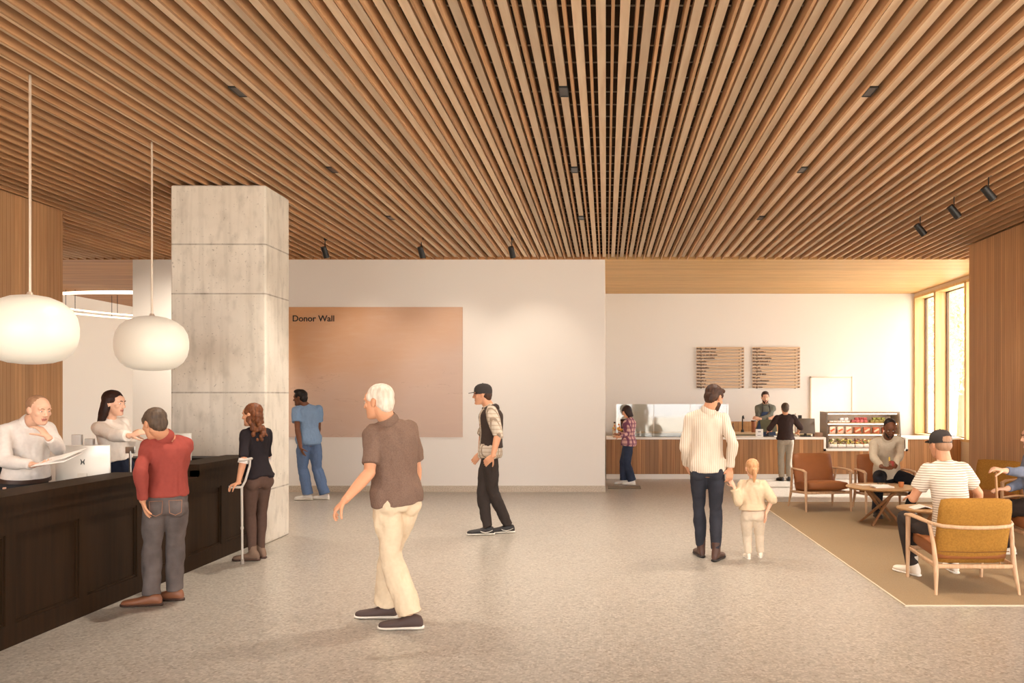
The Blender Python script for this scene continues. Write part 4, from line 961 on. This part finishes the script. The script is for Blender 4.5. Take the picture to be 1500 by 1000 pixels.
# 7 man with cap
p = Person(label='man in black cap and dark vest over a plaid shirt by the back wall', h=1.78, pel=(717,678,9.75), neck=(717,594,9.75), head=(706.5,578,9.72), phi=188, phis=196, hy=184, hp=3, slouch=.02, vox=.006,
  arm={'L': ((722,668,9.45), (.9,-.2,.0)), 'R': ((703,664,10.0), (-.2,.8,0))}, leg={'L': ((744,780),(-1,-.1,0)), 'R': ((714,783),(-1,-.2,0))}, fd={'L':192,'R':186},
  hd_L=dict(dir=(-.7,.1,-.6), palm=(.2,.9,0), curl=.4), hd_R=dict(dir=(-.5,-.3,-.7), palm=(0,-1,0), curl=.3))
p.body(sk_tan, lips).eyes(h_dk); p.hair(h_dk, 'short', amp=.002, vol=-.004); p.glasses(mat('orange frame', (170,90,50), .4))
p.cap_hat(mat('black cap cloth', (46,38,34), .8), badge=mat('cap mark', (200,190,176), .6))
p.trousers(fab('black jean', (56,48,44)), top=.12, ease=.014, hem=.010, amp=.010)
pl = stripes('faded plaid', (196,180,160), (140,122,104), (.0,1,.0), .045, .3, vec2=(0,0,1), rgb3=(160,140,120)); p.shirt(pl, hem=-.10, sleeve=1.10, ease=.024, flare=.008, amp=.011, seed=8, sease=.026, eb=.004)
mb = MB(); p.torso(mb, .12, .97, .036, n=12)
me = remesh(mb, .008, 4); P_ = get_co(me); hc = P_-p.spine(.5)[0]; fr = hc@p.Fs; sd = hc@p.Rs
keep = ~((fr > .02) & (np.abs(sd) < .085)); bm = bmesh.new(); bm.from_mesh(me); bm.verts.ensure_lookup_table()
bmesh.ops.delete(bm, geom=[bm.verts[i] for i in np.nonzero(~keep)[0]], context='VERTS'); bm.to_mesh(me); bm.free(); set_co(me, get_co(me)+get_no(me)*(wavenoise(get_co(me), .12, 3)*.005)[:, None]-p.base)
vm = fab('dark vest', (62,50,44)); vo = link('vest', me, vm, p.root, p.base, True, 0); so_ = vo.modifiers.new('s', 'SOLIDIFY'); so_.thickness = .006
mb = MB(); p_, R_, f_ = p.spine(.99); mb.tube([p_+R_*.085*math.cos(a)+f_*.07*math.sin(a)-p.U*(.01+.02*math.sin(a)) for a in np.linspace(0, 2*math.pi, 21)[:-1]], .024, n=10, closed=True); mb.ell(p_-f_*.085-p.U*.03, [R_*.09, f_*.035, p.U*.055]); p.cloth(mb, 'hood', vm, smooth=3)
p.shoes(mat('black trainer', (36,30,28), .6), sole_w, L=1.12, stripe=mat('white stripe', (210,200,186), .6))
# 8 father
p = Person(label='bearded man in pale striped shirt and dark jeans holding hands with a child', h=1.79, pel=(1036,690,8.18), neck=(1035,602,8.18), head=(1046,583,8.16), phi=88, phis=86, hy=48, hp=22, sh=.96, wd=.95, vox=.005,
  arm={'L': ((1006,682,8.35), (-.5,-.9,-.2)), 'R': ((1069,686,8.12), (.45,-.9,0))}, leg={'L': ((1027,815),(0,1,0)), 'R': ((1049,821),(.1,1,0))}, fd={'L':96,'R':66},
  hd_L=dict(dir=(.3,.7,-.6), palm=(.9,0,0), curl=.4), hd_R=dict(dir=(-.02,.05,-1), palm=(-.3,.9,0), curl=.7))
p.body(sk_tan, lips).eyes(h_dk); p.hair(h_dk, 'side', amp=.003); p.beard(h_dk)
p.trousers(denim('black blue', (52,52,58)), top=.10, ease=.010, hem=.004, seat=1, amp=.007, length=1.93)
st_ = stripes('pinstripe cotton', (214,198,178), (182,158,134), (1,0,0), .020, .26); p.shirt(st_, hem=-.07, sleeve=1.93, ease=.026, flare=.016, amp=.009, seed=13, cuff=.004); p.collar(st_, .070, .05)
p.shoes(mat('brown boot', (74,46,34), .5), sole_d, high=.05, L=1.05)
dadW = p.Wr['R'].copy()
# 9 child
p = Person(label='small child with strawberry blonde ponytail and cream hooded top', h=1.08, fem=True, pel=(1103,752,8.25), neck=(1102,704,8.25), head=(1101.5,686,8.25), phi=90, hy=92, hp=-2, hs=1.28, wd=1.12, sh=1.1, vox=.005,
  arm={'L': ((1075,712,8.16), (-.3,-.4,-1)), 'R': ((1122,752,8.2), (.9,-.4,0))}, leg={'L': ((1096,818),(0,1,0)), 'R': ((1114,816),(0,1,0))}, fd={'L':96,'R':80}, hands=1.15,
  hd_L=dict(dir=(-.55,0,.85), palm=(.2,1,0), curl=.7), hd_R=dict(dir=(0,.1,-1), palm=(-1,0,0), curl=.4))
p.body(sk_pale, lips).eyes(h_red); p.hair(h_red, 'pony', amp=.004)
p.trousers(fab('cream denim', (214,196,172)), top=.14, ease=.022, hem=.006, seat=1, amp=.008)
hd_ = fab('oat cotton', (208,184,152)); 
def hood(mb): c = p.spine(.98)[0]; mb.ell(c-p.Fs*.055-p.U*.02, [p.Rs*.075, p.Fs*.04, p.U*.06])
p.shirt(hd_, hem=.16, sleeve={'L':1.8,'R':1.15}, ease=.075, flare=.05, amp=.012, seed=15, extra=hood, sease=.06)
p.shoes(mat('white sneaker', (230,216,196), .6), sole_w)
# 10 plaid woman
p = Person(label='woman in pink and purple plaid shirt at the left end of the counter', h=1.50, fem=True, pel=(920,660,15.3), neck=(923,612,15.3), head=(918,603,15.25), phi=172, phis=168, hy=186, hp=22, wd=1.12, vox=.008,
  arm={'L': ((907,640,15.0), (.3,-.5,-.9)), 'R': ((906,636,15.5), (.3,.5,-.9))}, leg={'L': ((926,710),(-1,0,0)), 'R': ((914,709),(-1,0,0))}, fd=180,
  hd_L=dict(dir=(-1,.2,.2), palm=(0,.6,-.6), curl=.5), hd_R=dict(dir=(-1,-.2,.2), palm=(0,-.6,-.6), curl=.5))
p.body(sk_tan, lips).eyes(h_dk); p.hair(h_long, 'bob', amp=.003, vol=.006)
p.trousers(denim('indigo', (50,56,72)), top=.12, ease=.030, hem=.03, seat=1)
pd = stripes('pink plaid', (206,160,150), (120,72,92), (.7,.7,0), .075, .38, vec2=(0,0,1), rgb3=(110,60,84)); p.shirt(pd, hem=-.10, sleeve=1.9, ease=.040, flare=.02, amp=.012, seed=16)
p.shoes(mat('white trainer', (226,218,208), .6), sole_w)
# 11 barista
p = Person(label='bearded barista in a grey shirt and blue apron standing with folded arms behind the counter', h=1.77, pel=(1121,638,17.4), neck=(1121,592,17.4), head=(1121,582.5,17.35), phi=-92, hp=8, vox=.008, sh=1.0,
  arm={'R': ((1128,612.5,17.12), (-1,.1,-.6)), 'L': ((1113,613.5,17.08), (1,.1,-.6))}, leg={'R': ((1116,694),(0,-1,0)), 'L': ((1127,694),(0,-1,0))}, fd=-90,
  hd_R=dict(dir=(.9,.1,.2), palm=(0,1,0), curl=.4), hd_L=dict(dir=(-.9,.1,.2), palm=(0,1,0), curl=.4))
p.body(sk_pale, lips).eyes(h_dk); p.hair(h_dk, 'tall', amp=.003, vol=-.002); p.beard(h_dk)
p.trousers(fab('black', (36,36,40)), top=.16); p.shirt(fab('grey green', (112,112,100)), hem=.06, sleeve=1.9, ease=.022, amp=.009, seed=18); p.collar(fab('grey green', (112,112,100)), .068, .045)
ap = fab('blue apron', (66,80,108)); mb = MB(); R = []
for t_, w_ in ((-.35,.20),(0,.20),(.15,.19),(.36,.15),(.62,.105),(.72,.095)):
    c, r_, f_ = p.spine(t_); R.append((c+f_*(.135 if t_ < .4 else .138), r_*w_, f_*.012))
mb.loft(R, n=16); ao = mb.build('apron', ap, p.root, p.base)
mb = MB()
for g in (-1, 1): c, r_, f_ = p.spine(.70); mb.tube([c+r_*g*.08+f_*.146, p.spine(.86)[0]+r_*g*.075+f_*.125, p.spine(1.0)[0]+r_*g*.065+f_*.03, p.spine(1.0)[0]+r_*g*.03-f_*.07], .010, n=8)
mb.build('strap', mat('black strap', (28,24,24), .7), ao, p.base); p.shoes(mat('black shoe', (30,26,24), .4), sole_d)
# 12 customer
p = Person(label='short haired customer in dark sweater and grey trousers facing the barista', h=1.56, pel=(1151,652,15.75), neck=(1150,607,15.75), head=(1150,598.5,15.75), phi=90, hp=2, vox=.008, sh=1.04,
  arm={'L': ((1129,631,16.0), (-.8,-.3,-.8)), 'R': ((1168,634,16.0), (.9,-.2,-.8))}, leg={'L': ((1145,704),(0,1,0)), 'R': ((1156,704),(0,1,0))}, fd={'L':105,'R':85}, hd_L=dict(dir=(-.3,.9,.1), palm=(.4,0,-1), curl=.4), hd_R=dict(dir=(.1,.9,0), palm=(-.4,0,-1), curl=.4))
p.body(sk_tan, lips).eyes(h_salt); p.hair(h_salt, 'short', amp=.003, vol=.002)
p.trousers(fab('warm grey', (150,138,122)), top=.20, ease=.014, hem=.012, seat=1); p.shirt(fab('dark brown knit', (58,44,40)), hem=.03, sleeve=1.05, ease=.028, amp=.008, seed=20, sease=.026); p.shoes(mat('black shoe', (30,26,24), .4), sole_d)
# 13 seated man with phone
p = Person(label='seated man in a beige shirt looking down at a small cup in his hands', h=1.78, pel=(1299,696,11.55), neck=(1299,641,11.25), head=(1303.5,627,11.05), phi=-92, hp=30, hy=-100, vox=.006, slouch=.03, sh=1.08,
  arm={'R': ((1292,684,10.85), (-1,-.1,-.8)), 'L': ((1311,683,10.82), (1,-.1,-.8))}, stand=False, leg={'R': ((1284,757),(-.3,-1,1)), 'L': ((1330,755),(.5,-1,1))}, fd={'R':-95,'L':-80},
  hd_R=dict(dir=(.5,-.6,-.1), palm=(.4,.2,.9), curl=.7), hd_L=dict(dir=(-.4,-.6,.3), palm=(-.9,.1,.4), curl=.8))
p.body(sk_dark, lipsd).eyes(h_black); p.hair(h_black, 'buzz', amp=.002); p.beard(h_black)
p.trousers(fab('black', (36,36,40)), top=.14, ease=.018, seat=0, hem=.01)
bs = fab('beige linen', (196,180,156)); p.shirt(bs, hem=.02, sleeve=1.9, ease=.030, amp=.010, seed=21); p.collar(bs, .07, .045); p.shoes(mat('black shoe', (30,26,24), .4), sole_d)
w = p.Wr['L']*.6+p.Wr['R']*.4+V(0,-.07,.05); t = thing('paper_cup', tuple(w), 'small red cup in the hands of the seated man in beige', 'cup'); MB().lathe(w-V(0,0,.04), [(.026,0),(.032,.07)], n=18).build('cup_body', mat('red card', (150,52,44), .6), t); MB().lathe(w+V(-.03,0,.03), [(.010,0),(.012,.045),(.006,.055)], n=12).build('lid', mat('gold lid', (216,176,70), .4), t)
# 14 striped tee
p = Person(label='man in striped cream tee and black cap sitting in the mustard armchair', h=1.80, pel=(1393,790,7.22), neck=(1384,677,7.32), head=(1377,651,7.36), phi=96, phis=98, hy=104, hp=6, slouch=.05, vox=.005, sh=.94, wd=.94, belly=.01,
  arm={'L': ((1340,726,7.62), (-.6,-.7,-.5)), 'R': ((1432,745,7.6), (.7,-.6,-.3))}, stand=False, leg={'L': ((1337,842),(-.5,1,1.2)), 'R': ((1397,838),(.1,1,1.2))}, fd={'L':112,'R':84},
  hd_L=dict(dir=(.1,1,-.1), palm=(0,0,-1), curl=.3), hd_R=dict(dir=(-.2,1,0), palm=(0,0,-1), curl=.4))
p.body(sk_tan, lips).eyes(h_dk); p.cap_hat(mat('black cap cloth', (46,38,34), .8), arch=sk_tan); p.hair(h_stub, 'buzz', amp=.0008)
p.trousers(fab('black jean', (56,48,44)), top=.14, ease=.016, hem=.008); ts = stripes('striped jersey', (222,208,188), (140,122,106), (0,0,1), .021, .25)
p.shirt(ts, hem=-.04, sleeve=.66, ease=.026, amp=.007, seed=23, sease=.028); p.shoes(mat('white sneaker', (230,216,196), .6), sole_w, L=1.12, high=.04)
# 15 person at the right edge
p = Person(label='person with blue grey sleeve and dark trousers seated at the right edge with a cane', h=1.72, pel=(1522,744,8.35), neck=(1516,664,8.3), head=(1512,640,8.25), phi=172, hy=168, hp=6, vox=.006,
  arm={'L': ((1470,689,7.95), (.2,-.5,-.8)), 'R': ((1474,716,8.35), (.3,.3,-.8))}, stand=False, leg={'L': ((1478,812),(-.4,0,1)), 'R': ((1472,800),(-.4,0,1))}, fd={'L':180,'R':176},
  hd_L=dict(dir=(-1,.05,.25), palm=(0,.3,-1), curl=.9), hd_R=dict(dir=(-1,0,0), palm=(0,0,-1), curl=.5))
p.body(sk_pale, lips).eyes(h_dk); p.hair(h_br, 'curly', amp=.004)
p.trousers(fab('black jean', (56,48,44)), top=.14, ease=.02); p.shirt(denim('blue grey', (112,118,134)), hem=0, sleeve=1.85, ease=.028, amp=.010, seed=25); p.shoes(mat('white sneaker', (230,216,196), .6), sole_w)
w = p.Wr['L']+V(-.075,0,-.01); t = thing('walking_cane', (w[0]+.03, w[1], 0), 'slim wooden walking cane in the hand of the person at the right edge', 'cane'); MB().cyl((w[0]+.04, w[1], .006), w+V(0,0,-.005), .009, .011).build('shaft', ashw_, t); MB().tube([w+V(-.03,0,.0), w+V(0,0,.01), w+V(.06,0,.008)], .011).build('handle', ashw_, t)
# ---------------------------------------------------------------- lounge furniture
ashw = wood('ash frame', (206,168,132), (186,146,108), (3,3,.3), 20, rough=.5)
must = mat('mustard fabric', (160,114,50), .95, var=.14, vscale=70, bump=.3, bscale=220, spec=.1)
rust = mat('rust leather', (146,88,46), .55, var=.06, vscale=6, spec=.35)
def arc(p0, p1, p2, n=8):
    p0, p1, p2 = (np.asarray(q, float) for q in (p0, p1, p2)); return [p0*(1-t)**2+p1*2*t*(1-t)+p2*t*t for t in np.linspace(0, 1, n)]
def armchair(backm, seatm, label, loc, rz, grp='lounge armchairs with ash frames'):
    """local: faces +y, origin on the floor"""
    t = thing('lounge_chair', (0,0,0), label, 'armchair', grp)
    for sx in (-1, 1):
        MB().loft([(V(sx*.335,.31,0), V(.013,0,0), V(0,.013,0)), (V(sx*.335,.30,.25), V(.020,0,0), V(0,.019,0)), (V(sx*.338,.285,.56), V(.022,0,0), V(0,.024,0))], n=14).build('leg', ashw, t)
        MB().loft([(V(sx*.345,-.36,0), V(.012,0,0), V(0,.012,0)), (V(sx*.325,-.31,.22), V(.022,0,0), V(0,.022,0)), (V(sx*.330,-.27,.40), V(.018,0,0), V(0,.020,0)), (V(sx*.345,-.22,.57), V(.016,0,0), V(0,.020,0))], n=14).build('leg', ashw, t)
        pts = [V(sx*.345,.33,.565), V(sx*.352,.20,.585), V(sx*.356,0,.585), V(sx*.352,-.18,.580), V(sx*.325,-.27,.572)]
        R = []
        for i, p in enumerate(pts): R.append((p, V([.016,.034,.032,.024,.020][i],0,0), V(0,0,.014)))
        MB().loft(R, n=14).build('armrest', ashw, t)
    MB().tube([V(-.325,-.27,.572), V(-.28,-.335,.565), V(-.15,-.368,.558), V(0,-.376,.556), V(.15,-.368,.558), V(.28,-.335,.565), V(.325,-.27,.572)], .0165, n=12).build('back_rail', ashw, t)
    MB().rbox((0,-.31,.225), (.325,0,0), (0,.014,0), (0,0,.018), .01).build('rear_rail', ashw, t)
    MB().rbox((0,.30,.27), (.335,0,0), (0,.014,0), (0,0,.018), .01).build('front_rail', ashw, t)
    for sx in (-1, 1): MB().rbox((sx*.325,0,.250), (.012,0,0), (0,.31,.022), (0,0,.018), .008).build('side_rail', ashw, t)
    MB().rbox((0,.03,.345), (.300,0,0), (0,.295,.025), (0,-.004,.062), .045, puff=.018).build('seat_cushion', seatm, t, angle=0)
    o = MB().rbox((0,-.262,.515), (.300,0,0), (0,-.075,.275), (0,.052,.016), .045, puff=.015).build('back_cushion', backm, t, angle=0)
    sm = MB(); sm.tube([V(-.296,-.285,.345), V(0,-.302,.338), V(.296,-.285,.345)], .004, n=6); sm.build('seam', mat('seam', (120,76,26), .9), o)
    t.location = loc; t.rotation_euler = (0,0,rz); return t
t = armchair(must, rust, 'mustard fabric armchair in the foreground under the man in striped tee', (3.075, 7.14, .006), 0)
def dupchair(label, loc, rz, backm): 
    r = dup(CH0, loc, rz, label)
    if backm is not None:
        for c in r.children:
            if c.name.startswith('back_cushion'): c.data = c.data.copy(); c.data.materials[0] = backm
    return r
CH0 = t
dupchair('rust leather armchair facing the camera, empty, left of the round coffee table', (3.12, 11.95, .006), math.radians(188), rust)
dupchair('rust leather armchair behind the coffee table with the man in a beige shirt', (3.98, 11.75, .006), math.radians(178), rust)
dupchair('mustard armchair beside the wooden wall with its back turned sideways, empty', (4.98, 10.7, .006), math.radians(128), must)
dupchair('armchair with rust seat at the right edge behind the foreground armchair', (4.50, 8.32, .006), math.radians(84), must)
# tables
tabw = wood('table oak', (188,146,100), (164,122,78), (.3,2,1), 16, rough=.45)
def ctable(loc, R, H, label, rot=0):
    x, y, z = loc; t = thing('coffee_table', loc, label, 'coffee table', 'round wooden coffee tables')
    MB().lathe((x, y, H), [(R-.03,-.030),(R-.006,-.018),(R,-.008),(R-.004,0)], n=48).build('tabletop', tabw, t)
    for k in range(4):
        a = rot+k*math.pi/2; b = a+math.pi+.35
        MB().cyl((x+R*.62*math.cos(a), y+R*.62*math.sin(a), H-.02), (x+R*.62*math.cos(b), y+R*.62*math.sin(b), z), .022, .016).build('leg', wood('leg oak', (150,106,68), (132,90,56), (2,2,.2), 16), t)
    return t
ctable((3.56,10.6,.006), .445, .485, 'larger round wooden coffee table with crossed legs, papers on top', .5)
ctable((3.52,9.05,.006), .30, .42, 'smaller round wooden table beside the arm of the man in striped tee', .2)
pap = mat('paper', (236,228,216), .8)
p = (3.52,10.45,.485)
t = thing('magazine', p, 'stack of white magazines on the larger coffee table', 'magazines'); MB().rbox((3.52,10.45,.495), (.12,.01,0), (-.01,.09,0), (0,0,.009), .003).build('cover', pap, t); MB().rbox((3.50,10.47,.511), (.11,-.02,0), (.02,.085,0), (0,0,.006), .003).build('cover', pap, t)
t = thing('newspaper', (3.47,10.72,.485), 'flat white newspaper behind the magazines on the coffee table', 'newspaper'); MB().rbox((3.45,10.74,.489), (.14,.02,0), (-.02,.08,0), (0,0,.003), .002).build('sheet', pap, t)
t = thing('eyeglasses', (3.58,10.62,.49), 'dark folded eyeglasses lying on the newspaper', 'glasses')
mb = MB()
for g in (-1, 1): mb.tube([(3.58+g*.03+.024*math.cos(a), 10.64, .515+.018*math.sin(a)) for a in np.linspace(0, 2*math.pi, 15)[:-1]], .003, n=6, closed=True)
mb.tube([(3.526,10.64,.52),(3.53,10.52,.50)], .003, n=6).tube([(3.634,10.64,.52),(3.63,10.52,.50)], .003, n=6); mb.build('frame', darkm, t)
t = thing('cup', (3.78,10.5,.485), 'small terracotta cup on the right side of the coffee table', 'cup')
MB().lathe((3.78,10.5,.485), [(.026,0),(.034,.03),(.036,.065),(.032,.066),(.028,.02)], n=20).build('bowl', mat('terracotta glaze', (190,116,64), .4), t)
t = thing('open_book', (3.47,9.0,.42), 'open white pages on the smaller round table', 'papers')
MB().rbox((3.40,9.0,.43), (.07,0,.02), (0,.09,0), (-.002,0,.004), .002).rbox((3.54,9.0,.43), (.07,0,-.02), (0,.09,0), (.002,0,.004), .002).build('page', pap, t)
# ---------------------------------------------------------------- outside
gr = mat('pale paving', (226,216,200), .9, var=.08, vscale=2)
struct(MB().box(5.96, 60, -40, 9.2, -.4, -.2).box(7.4, 60, 9.2, 80, -.4, -.2).box(-40, 5.96, -40, -3.52, -.4, -.2).build('ground', gr, None, (0,0,0), smooth=False))
leafm = mat('leaf green', (186,190,110), .7, rgb2=(216,214,150), vscale=3)
_nt = leafm.node_tree; _tr = _nt.nodes.new('ShaderNodeBsdfTranslucent'); _tr.inputs[0].default_value = lin((206,214,120)); _mx = _nt.nodes.new('ShaderNodeMixShader'); _mx.inputs[0].default_value = .55
_nt.links.new(_nt.nodes['Principled BSDF'].outputs[0], _mx.inputs[1]); _nt.links.new(_tr.outputs[0], _mx.inputs[2]); _nt.links.new(_mx.outputs[0], _nt.nodes['Material Output'].inputs[0])
barkm = mat('bark', (128,104,80), .9)
def tree(x, y, h, r, seed, lab):
    t = thing('tree', (x, y, -.2), lab, 'tree', 'trees outside the cafe windows'); rr = np.random.RandomState(seed)
    MB().tube([(x, y, -.2), (x+.1, y, h*.3), (x-.05, y+.1, h*.6)], [.16,.12,.07]).build('trunk', barkm, t)
    n = 2600; P = rr.normal(size=(n, 3)); P = P/np.linalg.norm(P, axis=1)[:, None]*(rr.rand(n)**.4)[:, None]*np.array([r, r, h*.40])+np.array([x, y, h*.60])
    vs = []; fs = []
    for i in range(n):
        a = rr.normal(size=3); a /= np.linalg.norm(a); b = np.cross(a, rr.normal(size=3)); b /= np.linalg.norm(b); q = rr.uniform(.07, .13); k = len(vs)
        vs += [P[i]-a*q, P[i]+b*q*.45, P[i]+a*q, P[i]-b*q*.45]; fs.append((k, k+1, k+2, k+3))
    me = bpy.data.meshes.new('foliage'); me.from_pydata((np.array(vs)-np.array([x, y, -.2])).tolist(), [], fs)
    o = link('foliage', me, leafm, t, (x, y, -.2), False); o['kind'] = 'stuff'
tree(11.2, 27.5, 7.5, 2.0, 1, 'leafy green tree outside seen through the left cafe window')
tree(13.4, 31.0, 8.5, 2.3, 2, 'leafy green tree outside seen through the right cafe window')
tree(10.4, 32.5, 7.0, 2.0, 3, 'leafy green tree farther back outside the cafe windows')
# ---------------------------------------------------------------- camera, world, light
cam = bpy.data.cameras.new('camera'); co = bpy.data.objects.new('camera', cam); COL.objects.link(co)
co.location = (0,0,EYE); co.rotation_euler = (math.pi/2,0,0); cam.sensor_width = 36; cam.lens = 28.8; cam.sensor_fit = 'HORIZONTAL'
cam.shift_x = -(CX-750)/1500; cam.shift_y = (CY-500)/1500; cam.clip_end = 300
sc = bpy.context.scene; sc.camera = co
sc.view_settings.view_transform = 'Standard'; sc.view_settings.look = 'None'; sc.view_settings.gamma = 1; sc.view_settings.exposure = EXPOSURE
try: sc.view_settings.use_curve_mapping = False
except Exception: pass
w = bpy.data.worlds.new('world'); sc.world = w; w.use_nodes = True
w.node_tree.nodes['Background'].inputs[0].default_value = (1.0,.995,.99,1); w.node_tree.nodes['Background'].inputs[1].default_value = WORLD
sun = bpy.data.lights.new('sun', 'SUN'); sun.energy = SUN; sun.angle = math.radians(2.5); sun.color = (1,.96,.90)
so = bpy.data.objects.new('sun', sun); COL.objects.link(so); so.rotation_euler = Vector((-1,.06,-.80)).to_track_quat('-Z', 'Y').to_euler()
for i, (x, y) in enumerate([(a, b) for b in (6.42,8.64,10.97) for a in (-2.815,-.335,2.01)]+[(-5.28,10.97)]):  # last beam belongs to the added lamp behind the column
    l = bpy.data.lights.new('downlight_beam', 'SPOT'); l.energy = DOWN; l.spot_size = math.radians(95); l.spot_blend = 1; l.color = (1,.90,.78); l.shadow_soft_size = .05
    lo = bpy.data.objects.new('downlight_beam', l); COL.objects.link(lo); lo.location = (.042+.15*round((x-.117)/.15)+.075, y, CH-.01)
sc.cycles.use_denoising = True
sc.cycles.max_bounces = 10; sc.cycles.diffuse_bounces = 6; sc.cycles.transparent_max_bounces = 12
sc.cycles.sample_clamp_indirect = 8
